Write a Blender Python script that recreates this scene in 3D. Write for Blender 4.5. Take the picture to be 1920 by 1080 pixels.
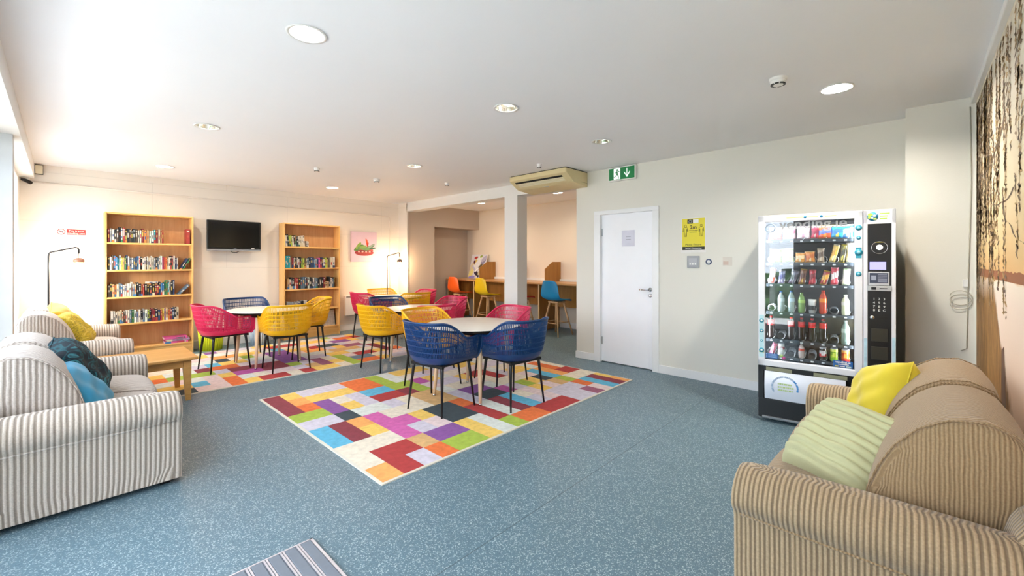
import bpy, bmesh, math, random
from mathutils import Vector, Matrix
R = random.Random(7)
PI = math.pi
S = bpy.context.scene
for o in list(bpy.data.objects): bpy.data.objects.remove(o)

# ------------------------------------------------------------ camera, sky, exposure
FPX = 799.4; EYE = 1.40; YAW = math.radians(43.4017)
cd = bpy.data.cameras.new('camera'); cam = bpy.data.objects.new('camera', cd)
S.collection.objects.link(cam); S.camera = cam
cam.location = (0, 0, EYE); cam.rotation_euler = (PI/2, 0, YAW - PI/2)
cd.sensor_width = 36; cd.lens = FPX/1920*36; cd.shift_y = -50/1920; cd.clip_start = .02
S.view_settings.view_transform = 'Standard'; S.view_settings.look = 'None'
S.view_settings.gamma = 1; S.view_settings.use_curve_mapping = False
S.view_settings.exposure = 0.86
w = bpy.data.worlds.new('sky'); S.world = w; w.use_nodes = True
w.node_tree.nodes['Background'].inputs[0].default_value = (.85, .91, 1, 1)
w.node_tree.nodes['Background'].inputs[1].default_value = 5.6
LAMP_E = 60.0     # radiance of the downlight tubes
sl = bpy.data.lights.new('sun', 'SUN'); sl.energy = 17; sl.angle = .01; sl.color = (.97, .96, .98)   # added to brighten the paving for ceiling bounce; none enters the room
so_ = bpy.data.objects.new('sun', sl); S.collection.objects.link(so_); so_.rotation_euler = (0, math.radians(38), 0)
S.cycles.use_denoising = True
S.cycles.max_bounces = 10; S.cycles.diffuse_bounces = 6; S.cycles.transparent_max_bounces = 12
S.cycles.sample_clamp_indirect = 6
S.cycles.caustics_reflective = False; S.cycles.caustics_refractive = False
for wy0, wy1 in ((.36, 2.9), (3.1, 5.45), (5.9, 8.05)):     # sky portals in the window openings
    l = bpy.data.lights.new('window_daylight', 'AREA'); l.shape = 'RECTANGLE'
    l.size = 2.25; l.size_y = wy1-wy0; l.cycles.is_portal = True
    lo = bpy.data.objects.new('window_daylight', l); S.collection.objects.link(lo)
    lo.location = (-.62, (wy0+wy1)/2, 1.31); lo.rotation_euler = (0, -PI/2, 0)

# ------------------------------------------------------------ colour and material helpers
def C3(h):
    h = h.lstrip('#'); r = []
    for i in (0, 2, 4):
        c = int(h[i:i+2], 16)/255
        r.append(c/12.92 if c <= .04045 else ((c+.055)/1.055)**2.4)
    return tuple(r)
MATS = {}
def nodes(m):
    nt = m.node_tree; return nt, nt.nodes['Principled BSDF']
def new(nt, t, **k):
    n = nt.nodes.new(t)
    for a, v in k.items(): setattr(n, a, v)
    return n
def coords(nt, kind='Object'):
    return new(nt, 'ShaderNodeTexCoord').outputs[kind]
def mix(nt, fac, a, b, bt='MIX'):
    n = new(nt, 'ShaderNodeMix', data_type='RGBA', blend_type=bt)
    for i, v in ((0, fac), (6, a), (7, b)):
        if hasattr(v, 'is_output'): nt.links.new(v, n.inputs[i])
        elif isinstance(v, (int, float)): n.inputs[i].default_value = v
        else: n.inputs[i].default_value = (*v[:3], 1)
    return n.outputs[2]
def mth(nt, op, a, b=None):
    n = new(nt, 'ShaderNodeMath', operation=op)
    for i, v in ((0, a), (1, b)):
        if v is None: continue
        if hasattr(v, 'is_output'): nt.links.new(v, n.inputs[i])
        else: n.inputs[i].default_value = v
    return n.outputs[0]
def ramp(nt, src, pts):
    n = new(nt, 'ShaderNodeValToRGB'); nt.links.new(src, n.inputs[0])
    e = n.color_ramp.elements
    while len(e) < len(pts): e.new(.5)
    for k, (p, c) in zip(e, pts): k.position = p; k.color = (*(c if len(c) == 3 else c[:3]), 1)
    return n.outputs[0]
def noise(nt, vec, scale, detail=3, rough=.5):
    n = new(nt, 'ShaderNodeTexNoise'); n.inputs['Scale'].default_value = scale
    n.inputs['Detail'].default_value = detail; n.inputs['Roughness'].default_value = rough
    nt.links.new(vec, n.inputs['Vector']); return n.outputs[0]
def bump(nt, b, h, st=.2, dist=.01):
    n = new(nt, 'ShaderNodeBump'); n.inputs['Strength'].default_value = st; n.inputs['Distance'].default_value = dist
    nt.links.new(h, n.inputs['Height']); nt.links.new(n.outputs[0], b.inputs['Normal'])
def M(key, col, rough=.5, metal=0, var=.06, vscale=8, bmp=0, bscale=60, emit=0, coat=0, sheen=0):
    if key in MATS: return MATS[key]
    m = bpy.data.materials.new(key); m.use_nodes = True; nt, b = nodes(m)
    c = C3(col) if isinstance(col, str) else col
    vec = coords(nt)
    if var:
        n = noise(nt, vec, vscale)
        out = mix(nt, n, tuple(x*(1-var) for x in c), tuple(min(1, x*(1+var)) for x in c))
        nt.links.new(out, b.inputs['Base Color'])
    else: b.inputs['Base Color'].default_value = (*c, 1)
    b.inputs['Roughness'].default_value = rough; b.inputs['Metallic'].default_value = metal
    if bmp: bump(nt, b, noise(nt, vec, bscale), bmp)
    if coat: b.inputs['Coat Weight'].default_value = coat
    if sheen: b.inputs['Sheen Weight'].default_value = sheen
    if emit:
        b.inputs['Emission Color'].default_value = (*c, 1); b.inputs['Emission Strength'].default_value = emit
    MATS[key] = m; return m
def wood(key, a, bcol, axis=2, scale=1.0, rough=.4, amt=1.0):
    if key in MATS: return MATS[key]
    m = bpy.data.materials.new(key); m.use_nodes = True; nt, b = nodes(m)
    mp = new(nt, 'ShaderNodeMapping'); nt.links.new(coords(nt), mp.inputs[0])
    sc = [14*scale]*3; sc[axis] = 1.1*scale; mp.inputs['Scale'].default_value = sc
    n1 = noise(nt, mp.outputs[0], 1.6, 6, .65); n2 = noise(nt, mp.outputs[0], 9, 3)
    f = mth(nt, 'ADD', mth(nt, 'MULTIPLY', n1, .75), mth(nt, 'MULTIPLY', n2, .25))
    out = ramp(nt, f, [(.35, C3(a)), (.65, C3(bcol))])
    nt.links.new(out, b.inputs['Base Color']); b.inputs['Roughness'].default_value = rough
    bump(nt, b, n2, .08*amt); MATS[key] = m; return m
def glassy(key, tint=(1, 1, 1), refl=.08, rough=0.0):
    if key in MATS: return MATS[key]
    m = bpy.data.materials.new(key); m.use_nodes = True; nt = m.node_tree
    nt.nodes.remove(nt.nodes['Principled BSDF']); out = nt.nodes['Material Output']
    t = new(nt, 'ShaderNodeBsdfTransparent'); t.inputs[0].default_value = (*tint, 1)
    g = new(nt, 'ShaderNodeBsdfGlossy'); g.inputs['Roughness'].default_value = rough
    lw = new(nt, 'ShaderNodeLayerWeight'); lw.inputs[0].default_value = .5      # facing term works on both sides of a thin pane
    f = mth(nt, 'ADD', mth(nt, 'MULTIPLY', mth(nt, 'POWER', lw.outputs['Facing'], 5), .9), .04+refl)
    mx = new(nt, 'ShaderNodeMixShader'); nt.links.new(f, mx.inputs[0])
    nt.links.new(t.outputs[0], mx.inputs[1]); nt.links.new(g.outputs[0], mx.inputs[2])
    nt.links.new(mx.outputs[0], out.inputs[0]); MATS[key] = m; return m
def emitter(key, col, st):
    if key in MATS: return MATS[key]
    m = bpy.data.materials.new(key); m.use_nodes = True; nt = m.node_tree
    nt.nodes.remove(nt.nodes['Principled BSDF'])
    e = new(nt, 'ShaderNodeEmission'); e.inputs[0].default_value = (*col, 1); e.inputs[1].default_value = st
    nt.links.new(e.outputs[0], nt.nodes['Material Output'].inputs[0]); MATS[key] = m; return m
def vcol(key, rough=.6, var=.12, vscale=30, bmp=0, bscale=200, attr='Col', coat=0):
    if key in MATS: return MATS[key]
    m = bpy.data.materials.new(key); m.use_nodes = True; nt, b = nodes(m)
    a = new(nt, 'ShaderNodeVertexColor', layer_name=attr)
    vec = coords(nt); n = noise(nt, vec, vscale, 5, .6)
    sc = ramp(nt, n, [(.3, (1-var,)*3), (.7, (1+var*.3,)*3)])
    nt.links.new(mix(nt, 1.0, a.outputs[0], sc, 'MULTIPLY'), b.inputs['Base Color'])
    b.inputs['Roughness'].default_value = rough
    if bmp: bump(nt, b, noise(nt, vec, bscale), bmp, .004)
    if coat: b.inputs['Coat Weight'].default_value = coat
    MATS[key] = m; return m

# ------------------------------------------------------------ mesh helpers
class MB:
    """collects shapes into one mesh; each face keeps a material slot and a colour"""
    def __init__(s): s.v = []; s.f = []; s.mi = []; s.col = []; s.sm = []; s.T = Matrix.Identity(4)
    def add(s, vs, fs, mi=0, col=(1, 1, 1), smooth=False):
        n = len(s.v)
        s.v += [tuple(s.T @ Vector(p)) for p in vs]
        for f in fs: s.f.append([n+i for i in f]); s.mi.append(mi); s.col.append(col); s.sm.append(smooth)
        return s
    def box(s, a, b, mi=0, col=(1, 1, 1), bev=0):
        x0, y0, z0 = [min(p, q) for p, q in zip(a, b)]; x1, y1, z1 = [max(p, q) for p, q in zip(a, b)]
        if bev:
            bm = bmesh.new(); bmesh.ops.create_cube(bm, size=1)
            for v in bm.verts: v.co = Vector(((x0+x1)/2+v.co.x*(x1-x0), (y0+y1)/2+v.co.y*(y1-y0), (z0+z1)/2+v.co.z*(z1-z0)))
            bev = min(bev, .49*min(x1-x0, y1-y0, z1-z0))
            bmesh.ops.bevel(bm, geom=bm.edges[:], offset=bev, segments=2, affect='EDGES', profile=.5)
            bm.verts.ensure_lookup_table()
            s.add([v.co[:] for v in bm.verts], [[v.index for v in f.verts] for f in bm.faces], mi, col); bm.free(); return s
        vs = [(x, y, z) for z in (z0, z1) for y in (y0, y1) for x in (x0, x1)]
        return s.add(vs, [(0, 2, 3, 1), (4, 5, 7, 6), (0, 1, 5, 4), (2, 6, 7, 3), (0, 4, 6, 2), (1, 3, 7, 5)], mi, col)
    def tube(s, pts, rad, n=8, mi=0, col=(1, 1, 1), cap=True, closed=False):
        pts = [Vector(p) for p in pts]; m = len(pts)
        rad = rad if isinstance(rad, (list, tuple)) else [rad]*m
        rings = []; up = None
        for i, p in enumerate(pts):
            if closed: d = pts[(i+1) % m]-pts[i-1]
            else: d = pts[min(i+1, m-1)]-pts[max(i-1, 0)]
            d.normalize()
            if up is None:
                up = Vector((0, 0, 1)) if abs(d.z) < .9 else Vector((1, 0, 0))
            a = d.cross(up)
            if a.length < 1e-4: a = d.orthogonal()
            a.normalize(); b = a.cross(d).normalized(); up = b
            rings.append([p+(a*math.cos(2*PI*k/n)+b*math.sin(2*PI*k/n))*rad[i] for k in range(n)])
        vs = [v for r in rings for v in r]; fs = []
        for i in range(m if closed else m-1):
            j = (i+1) % m
            for k in range(n): fs.append((i*n+k, i*n+(k+1) % n, j*n+(k+1) % n, j*n+k))
        s.add(vs, fs, mi, col, True)
        if cap and not closed:
            s.add(rings[0], [tuple(range(n))[::-1]], mi, col); s.add(rings[-1], [tuple(range(n))], mi, col)
        return s
    def lathe(s, prof, n=32, c=(0, 0, 0), mi=0, col=(1, 1, 1), smooth=True):
        vs = []; fs = []
        for (r, z) in prof:
            for k in range(n): vs.append((c[0]+r*math.cos(2*PI*k/n), c[1]+r*math.sin(2*PI*k/n), c[2]+z))
        for i in range(len(prof)-1):
            for k in range(n): fs.append((i*n+k, i*n+(k+1) % n, (i+1)*n+(k+1) % n, (i+1)*n+k))
        s.add(vs, fs, mi, col, smooth)
        return s
    def grid(s, rows, mi=0, col=(1, 1, 1), smooth=True, skip=None):
        n = len(rows[0]); vs = [p for r in rows for p in r]; fs = []
        for i in range(len(rows)-1):
            for k in range(n-1):
                if skip and skip(i, k): continue
                fs.append((i*n+k, i*n+k+1, (i+1)*n+k+1, (i+1)*n+k))
        return s.add(vs, fs, mi, col, smooth)
    def build(s, name, mats, parent=None, uvf=None):
        me = bpy.data.meshes.new(name); me.from_pydata(s.v, [], s.f)
        mats = mats if isinstance(mats, (list, tuple)) else [mats]
        for m in mats: me.materials.append(m)
        me.polygons.foreach_set('material_index', [min(i, len(mats)-1) for i in s.mi])
        me.polygons.foreach_set('use_smooth', s.sm)
        ca = me.color_attributes.new('Col', 'FLOAT_COLOR', 'CORNER'); buf = []
        for f, c in zip(s.f, s.col): buf += [c[0], c[1], c[2], 1]*len(f)
        ca.data.foreach_set('color', buf)
        bm = bmesh.new(); bm.from_mesh(me); bmesh.ops.remove_doubles(bm, verts=bm.verts, dist=1e-5)
        bmesh.ops.recalc_face_normals(bm, faces=bm.faces); bm.to_mesh(me); bm.free()
        if uvf:
            uv = me.uv_layers.new(name='UVMap')
            for p in me.polygons:
                for li in p.loop_indices:
                    uv.data[li].uv = uvf(me.vertices[me.loops[li].vertex_index].co, p.normal)
        o = bpy.data.objects.new(name, me); S.collection.objects.link(o)
        if parent: o.parent = parent
        return o
def tag(o, label, cat, group=None, kind=None):
    o['label'] = label; o['category'] = cat
    if group: o['group'] = group
    if kind: o['kind'] = kind
    return o
def thing(name, label, cat, loc=(0, 0, 0), rz=0, group=None):
    o = bpy.data.objects.new(name, None); S.collection.objects.link(o); o.empty_display_size = .05
    o.location = loc; o.rotation_euler = (0, 0, rz); return tag(o, label, cat, group)
def struct(o): o['kind'] = 'structure'; return o
def dup(o, label, loc=None, rz=None, swap=None, parent=None):
    c = o.copy(); S.collection.objects.link(c)
    if parent: c.parent = parent
    else:
        c['label'] = label
        if loc: c.location = loc
        if rz is not None: c.rotation_euler = (0, 0, rz)
    if swap and c.type == 'MESH' and o.data.materials and o.data.materials[0] in swap:
        k = (o.data.name, swap[o.data.materials[0]].name)
        if k not in SW:
            SW[k] = o.data.copy(); SW[k].materials[0] = swap[o.data.materials[0]]
        c.data = SW[k]
    for ch in list(o.children): dup(ch, None, swap=swap, parent=c)
    return c
SW = {}
def shade(o, lv=0, bev=0, solid=0, off=-1):
    if solid:
        m = o.modifiers.new('thick', 'SOLIDIFY'); m.thickness = solid; m.offset = off
    if bev:
        m = o.modifiers.new('bevel', 'BEVEL'); m.width = bev; m.segments = 2; m.limit_method = 'ANGLE'
    if lv:
        m = o.modifiers.new('sub', 'SUBSURF'); m.levels = lv; m.render_levels = lv
    return o
def text(name, s, size, mat, parent, M4, ext=.0006, align='CENTER', bold=0):
    c = bpy.data.curves.new(name, 'FONT'); c.body = s; c.size = size; c.extrude = ext; c.align_x = align; c.align_y = 'CENTER'
    c.offset = bold; c.resolution_u = 3
    t = bpy.data.objects.new(name, c); S.collection.objects.link(t)
    dg = bpy.context.evaluated_depsgraph_get(); me = bpy.data.meshes.new_from_object(t.evaluated_get(dg))
    bpy.data.objects.remove(t); me.materials.clear(); me.materials.append(mat); me.transform(M4)
    o = bpy.data.objects.new(name, me); S.collection.objects.link(o)
    if parent: o.parent = parent
    return o
def frame_on(origin, right, up=(0, 0, 1)):
    """matrix whose local x runs along right, y along up, z out of the face"""
    r = Vector(right).normalized(); u = Vector(up).normalized(); n = r.cross(u)
    m = Matrix(((r.x, u.x, n.x, origin[0]), (r.y, u.y, n.y, origin[1]), (r.z, u.z, n.z, origin[2]), (0, 0, 0, 1)))
    return m
# directions on the floor seen from the eye, used only for reading positions off the photograph
FW = (math.cos(YAW), math.sin(YAW)); RT = (math.sin(YAW), -math.cos(YAW))
def floor_at(u, v):
    t = (u-960)/FPX; d = FPX*EYE/(v-490); return ((FW[0]+RT[0]*t)*d, (FW[1]+RT[1]*t)*d)
def wall_x(u, v, x):
    t = (u-960)/FPX; d = x/(FW[0]+RT[0]*t); return (x, (FW[1]+RT[1]*t)*d, EYE+d*(490-v)/FPX)
def wall_y(u, v, y):
    t = (u-960)/FPX; d = y/(FW[1]+RT[1]*t); return ((FW[0]+RT[0]*t)*d, y, EYE+d*(490-v)/FPX)

# ------------------------------------------------------------ shared materials
def wallmat(key, col, line=True, seed=0):
    m = bpy.data.materials.new(key); m.use_nodes = True; nt, b = nodes(m); MATS[key] = m
    vec = coords(nt); n = noise(nt, vec, 1.3, 4); c = C3(col)
    base = mix(nt, n, tuple(x*.975 for x in c), tuple(min(1, x*1.02) for x in c))
    h = noise(nt, vec, 90, 3)
    nt.links.new(base, b.inputs['Base Color']); b.inputs['Roughness'].default_value = .62
    if line:     # large painted blocks with faint joints
        mp = new(nt, 'ShaderNodeMapping'); mp.inputs['Rotation'].default_value = (PI/2, 0, 0)
        nt.links.new(vec, mp.inputs[0])
        br = new(nt, 'ShaderNodeTexBrick'); nt.links.new(mp.outputs[0], br.inputs['Vector'])
        br.inputs['Scale'].default_value = 1; br.inputs['Brick Width'].default_value = 1.9; br.inputs['Row Height'].default_value = .645
        br.inputs['Mortar Size'].default_value = .006; br.inputs['Mortar Smooth'].default_value = .6
        nt.links.new(mix(nt, mth(nt, 'MULTIPLY', br.outputs['Fac'], .22), base, tuple(x*.6 for x in c)), b.inputs['Base Color'])
        h = mth(nt, 'SUBTRACT', mth(nt, 'MULTIPLY', h, .1), br.outputs['Fac'])
    bump(nt, b, h, .12 if not line else .25, .004); return m
m_ceil = wallmat('ceiling_paint', '#f3f3f5', False)
m_wback = wallmat('back_wall_paint', '#ebe4da')
m_wdoor = wallmat('door_wall_paint', '#e3e0d6', False)
m_wwhite = wallmat('white_wall_paint', '#e9e8e5', False)
m_alc = wallmat('alcove_paint', '#eadccb', False)
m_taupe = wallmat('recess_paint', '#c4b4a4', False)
m_gloss = M('white_gloss_paint', '#eeeeee', .3, var=.02)
m_door = M('door_paint', '#f6f6fa', .35, var=.02)
m_black = M('black_metal', '#141416', .4, var=.1)
m_blackpl = M('black_plastic', '#0c0c0d', .3, var=.05)
m_white = M('white_plastic', '#ecebe8', .4, var=.02)
m_chrome = M('chrome', '#c9ccd0', .18, 1, var=.02)
m_alu = M('brushed_aluminium', '#b9bcc0', .35, 1, var=.05)
m_birch = wood('birch_veneer', '#d9a25a', '#e8bb78', 2, 1, .42)
m_birchx = wood('birch_veneer_shelf', '#dba257', '#e9bd79', 0, 1, .42)
m_ply = wood('birch_backing', '#b98a58', '#cfa272', 2, .5, .5)
m_oak = wood('oak_table_wood', '#bd8744', '#d4a260', 0, 1, .35)
m_beech = wood('beech_leg_wood', '#d9b48d', '#ead0b0', 2, 1, .45)
m_stoolw = wood('stool_leg_wood', '#c39a6e', '#dcb78c', 2, 1, .45)
m_counter = wood('counter_board', '#9a6a2c', '#b5823e', 2, .6, .5)
m_countert = wood('counter_top_board', '#b98550', '#d0a06c', 1, .8, .35)

def floor_mat():
    m = bpy.data.materials.new('speckled_vinyl'); m.use_nodes = True; nt, b = nodes(m)
    vec = coords(nt)
    v1 = new(nt, 'ShaderNodeTexVoronoi'); v1.inputs['Scale'].default_value = 210; nt.links.new(vec, v1.inputs['Vector'])
    sep = new(nt, 'ShaderNodeSeparateColor'); nt.links.new(v1.outputs['Color'], sep.inputs[0])
    base = mix(nt, noise(nt, vec, .9, 4), C3('#56717e'), C3('#607b88'))
    lt = ramp(nt, sep.outputs[0], [(.80, (0, 0, 0)), (.90, (1, 1, 1))])
    dk = ramp(nt, sep.outputs[1], [(.72, (0, 0, 0)), (.82, (1, 1, 1))])
    c1 = mix(nt, mth(nt, 'MULTIPLY', dk, .45), base, C3('#3f5664'))
    c2 = mix(nt, mth(nt, 'MULTIPLY', lt, .55), c1, C3('#c4d3d8'))
    sx = new(nt, 'ShaderNodeSeparateXYZ'); nt.links.new(vec, sx.inputs[0])
    d = mth(nt, 'ABSOLUTE', mth(nt, 'SUBTRACT', sx.outputs[1], 1.55))
    ln = mth(nt, 'LESS_THAN', d, .0025)
    c3 = mix(nt, mth(nt, 'MULTIPLY', ln, .75), c2, C3('#33434c'))
    nt.links.new(c3, b.inputs['Base Color']); b.inputs['Roughness'].default_value = .42
    bump(nt, b, v1.outputs['Distance'], .08, .002); return m
# ------------------------------------------------------------ room shell
CH = 2.675
struct(MB().box((-.75, -.5, -.06), (7.5, 8.9, 0)).build('floor', floor_mat()))
DL = [(.944, 2.475, .8), (.946, 4.862, .12), (.956, 7.32, 4), (2.538, 2.467, .12), (3.943, 2.42, 0), (3.923, .42, 8),
      (3.24, 4.86, .2), (3.215, 7.31, 4), (6.318, 4.818, 3.5), (6.3, 6.9, 3)]
def ceiling():
    bm = bmesh.new()
    def loop(pts):
        vs = [bm.verts.new(p) for p in pts]
        for i in range(len(vs)): bm.edges.new((vs[i], vs[(i+1) % len(vs)]))
    loop([(-.75, -.5, CH), (7.5, -.5, CH), (7.5, 8.9, CH), (-.75, 8.9, CH)])
    for x, y, _ in DL: loop([(x+.094*math.cos(k*PI/16), y+.094*math.sin(k*PI/16), CH) for k in range(32)])
    bmesh.ops.triangle_fill(bm, use_beauty=True, use_dissolve=False, edges=bm.edges[:])
    for f in bm.faces:
        if f.normal.z > 0: f.normal_flip()
    me = bpy.data.meshes.new('ceiling'); bm.to_mesh(me); bm.free(); me.materials.append(m_ceil)
    o = bpy.data.objects.new('ceiling', me); S.collection.objects.link(o); return struct(o)
ceiling()
struct(MB().box((-.75, -.5, CH+.16), (7.5, 8.9, CH+.2)).build('ceiling_slab', m_wwhite))
struct(MB().box((-.6, 8.37, 0), (5.17, 8.55, CH)).build('wall_back', m_wback))
struct(MB().box((5.2, 8.05, 0), (5.91, 8.55, CH)).box((5.91, 8.05, 2.2), (7.3, 8.55, CH)).build('wall_alcove_left', m_taupe))
struct(MB().box((5.17, 8.03, 0), (5.2, 8.55, CH)).build('wall_corner_return', m_wback))
struct(MB().box((5.91, 8.51, 0), (7.3, 8.55, 2.2)).build('wall_recess', m_taupe))
struct(MB().box((7.3, 2.2, 0), (7.45, 8.9, CH)).build('wall_alcove', m_alc))
struct(MB().box((5.35, 2.2, 0), (7.3, 2.3, CH)).build('wall_alcove_right', m_alc))
struct(MB().box((5.17, .06, 0), (5.35, 2.405, CH)).box((5.17, 3.205, 0), (5.35, 3.593, CH)).box((5.17, 2.405, 2.06), (5.35, 3.205, CH))
       .build('wall_right', m_wdoor))
struct(MB().box((4.855, -.5, 0), (5.35, .06, CH)).build('wall_pier', m_wdoor))
struct(MB().box((-.75, -.5, 0), (4.855, -.345, CH)).build('wall_mural', m_wwhite))
struct(MB().box((5.17, 4.768, 0), (5.41, 5.063, 2.49)).build('column', m_wwhite))
struct(MB().box((5.17, 3.593, 2.49), (5.41, 8.05, CH)).build('ceiling_beam_right', m_wwhite))
struct(MB().box((-.75, -.345, 2.485), (-.24, 8.37, CH)).build('ceiling_beam_left', m_wwhite))
struct(MB().box((-.75, 5.6, 0), (-.285, 5.78, 2.485)).build('wall_window_pier', M('pier_shade_grey', '#c9cccd', .7)))  # greyer than the white walls: shade on its face put into the colour
wl = MB()                                    # window wall: sill wall, lintel and mullion piers
wl.box((-.75, -.345, 0), (-.55, 5.6, .18)).box((-.75, -.345, 2.44), (-.55, 5.6, 2.485))
for a, b in ((-.345, .36), (2.9, 3.1), (5.45, 5.6)): wl.box((-.75, a, .18), (-.55, b, 2.44))
wl.box((-.75, 5.78, 0), (-.37, 8.37, .18)).box((-.75, 5.78, 2.44), (-.37, 8.37, 2.485))
for a, b in ((5.78, 5.9), (8.05, 8.37)): wl.box((-.75, a, .18), (-.37, b, 2.44))
struct(wl.build('wall_left', m_wwhite))
struct(MB().box((-.75, -.5, CH), (-.7, 8.9, CH+.2)).build('ceiling_edge', m_wwhite))
gl = glassy('window_glass', (.97, .99, 1), .02)
for i, (a, b) in enumerate(((.36, 2.9), (3.1, 5.45), (5.9, 8.05))):
    f = MB()
    for y in (a, (a+b)/2-.03, b-.06): f.box((-.7, y, .18), (-.64, y+.06, 2.44))
    for z in (.18, 1.0, 2.38): f.box((-.7, a, z), (-.64, b, z+.06))
    o = struct(f.build('window_%d' % (i+1), m_gloss))
    MB().box((-.672, a+.02, .2), (-.668, b-.02, 2.42)).build('pane', gl, o)
# skirting boards
sk = lambda nm, *bs: struct(sum_mb(bs).build(nm, m_gloss))
def sum_mb(bs):
    m = MB()
    for a, b in bs: m.box(a, b, bev=.004)
    return m
sk('baseboard_right', ((5.152, 1.0, 0), (5.17, 2.34, .1)), ((5.152, 3.285, 0), (5.17, 3.6, .1)), ((5.152, .06, 0), (5.17, 1.0, .1)))
sk('baseboard_back', ((-.37, 8.35, 0), (5.17, 8.37, .13)))
sk('baseboard_alcove', ((7.28, 2.3, 0), (7.3, 8.5, .12)), ((5.2, 8.03, 0), (5.91, 8.05, .12)))
sk('trim_1', ((1.0, -.345, 2.625), (4.855, -.315, 2.675)))
# door in the right-hand wall
d = MB().box((5.2, 2.425, .012), (5.24, 3.19, 2.045), bev=.002)
door = struct(d.build('door_1', m_door))
fr = MB().box((5.15, 2.34, 0), (5.215, 2.425, 2.045), bev=.004).box((5.15, 3.19, 0), (5.215, 3.285, 2.045), bev=.004).box((5.15, 2.34, 2.045), (5.215, 3.285, 2.1), bev=.004)
fr.build('door_frame', m_gloss, door)
h = MB()
h.tube([(5.2, 2.47, 1.035), (5.165, 2.47, 1.035)], .011, 12); h.lathe([(0.0, 0), (.026, 0), (.026, .008), (0, .008)], 20, (0, 0, 0))
h = MB(); h.T = Matrix.Translation((5.2, 2.47, 1.035)) @ Matrix.Rotation(-PI/2, 4, 'Y')
h.lathe([(0, 0), (.026, 0), (.026, .008), (0, .01)], 20); h.T = Matrix.Identity(4)
h.tube([(5.195, 2.47, 1.035), (5.155, 2.47, 1.035), (5.148, 2.485, 1.035), (5.148, 2.6, 1.032)], .0095, 10)
ho = h.build('door_handle', m_chrome, door); ho['label'] = 'chrome lever handle'
k = MB(); k.T = Matrix.Translation((5.2, 2.47, .96)) @ Matrix.Rotation(-PI/2, 4, 'Y')
k.lathe([(0, 0), (.024, 0), (.024, .008), (.006, .009), (.006, .004), (0, .004)], 20); k.build('lock_escutcheon', m_chrome, door)
hg = MB().box((5.14, 3.17, .28), (5.2, 3.195, .38)).box((5.19, 3.17, 1.0), (5.2, 3.2, 1.1)); hg = MB().box((5.192, 3.17, .25), (5.2, 3.2, .35)).box((5.192, 3.17, 1.75), (5.2, 3.2, 1.85)); hg.build('hinge', m_alu, door)
pp = tag(MB().box((5.197, 2.69, 1.6), (5.1995, 2.876, 1.815)).build('paper_notice', M('notice_paper', '#dcdcea', .7)), 'pale lilac sheet of paper taped to the white door', 'notice')
for i, (s_, z_) in enumerate((('OFFICE', 1.725), ('ONLY', 1.69))):
    MB().box((5.1962, 2.745, z_), (5.197, 2.815, z_+.006)).build('print_line', M('grey_print', '#8a8a9a', .8), pp)

# ------------------------------------------------------------ outside the windows
struct(MB().box((-30, -20, -.3), (-.75, 30, -.25)).build('outside_ground', M('bounce_paving', '#c2c0bb', .9, var=.12, vscale=3)))  # unseen paving, kept pale to bounce daylight up to the ceiling
hd = MB(); rr = random.Random(3)
for i in range(2600):
    y = rr.uniform(-14, 24); z = rr.random()**.8*1.1; x = -6.2+rr.uniform(-.5, .5)
    a = rr.random()*PI; s_ = rr.uniform(.08, .2); g = rr.uniform(.5, 1.2)
    dx, dy, dz = rr.uniform(-.7, .7)*s_, math.cos(a)*s_, math.sin(a)*s_
    hd.add([(x-dx, y-dy, z-dz), (x+dx*.3, y+dz, z-dy*.6), (x+dx, y+dy, z+dz), (x-dx*.2, y-dz, z+dy*.6)], [(0, 1, 2, 3)], 0, tuple(c*g for c in (.07, .16, .05)))
hd.box((-6.6, -14, -.25), (-6.0, 24, 1.0), 0, (.03, .07, .025))
tag(hd.build('garden_hedge', vcol('hedge_leaves', .8, .3, 5)), 'clipped green hedge outside beyond the windows', 'hedge')

# ------------------------------------------------------------ ceiling fittings
m_refl = M('lamp_reflector', '#d8d6cc', .15, .9, var=.03)
m_tube_on = emitter('lamp_tube_lit', (1, .9, .74), LAMP_E)
m_tube_off = M('lamp_tube_unlit', '#d9d5c6', .4)
DLL = ['large recessed downlight nearest the left windows, front of the room', 'recessed downlight in the middle of the left row, above the coffee table',
       'recessed downlight above the left bookcase', 'recessed downlight with a bronze looking reflector, centre of the front row',
       'unlit recessed downlight in front of the exit sign', 'brilliantly lit recessed downlight in front of the vending machine',
       'recessed downlight at the centre of the ceiling', 'recessed downlight above the second bookcase',
       'recessed downlight in the alcove above the counter stools', 'recessed downlight in the alcove near the abstract painting']
for i, (x, y, p) in enumerate(DL):
    t = thing('recessed_downlight', DLL[i], 'ceiling light', (x, y, CH), 0, 'recessed downlights')
    MB().lathe([(.094, 0), (.105, -.004), (.104, -.008), (.088, -.006), (.088, .0)], 40).build('trim_ring', m_white, t)
    MB().lathe([(.092, -.004), (.086, .03), (.07, .075), (.03, .1), (.0, .102)], 40).build('reflector', m_refl, t)
    tb = MB()
    for s_ in (-.022, .022): tb.tube([(-.055, s_, .045), (.0, s_, .045), (.055, s_, .045)], .015, 10)
    if p >= .9 and i in (2, 5, 7, 8, 9): tb.lathe([(0, .03), (.07 if p > 1.5 else .055, .03)], 24)
    m_l = m_tube_off if p == 0 else emitter('lamp_tube_lit_%d' % int(p*100), (1, .86, .66) if i in (2, 7, 8, 9) else (1, .94, .84), LAMP_E*p)
    tb.build('lamp_tube', m_l, t)
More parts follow.
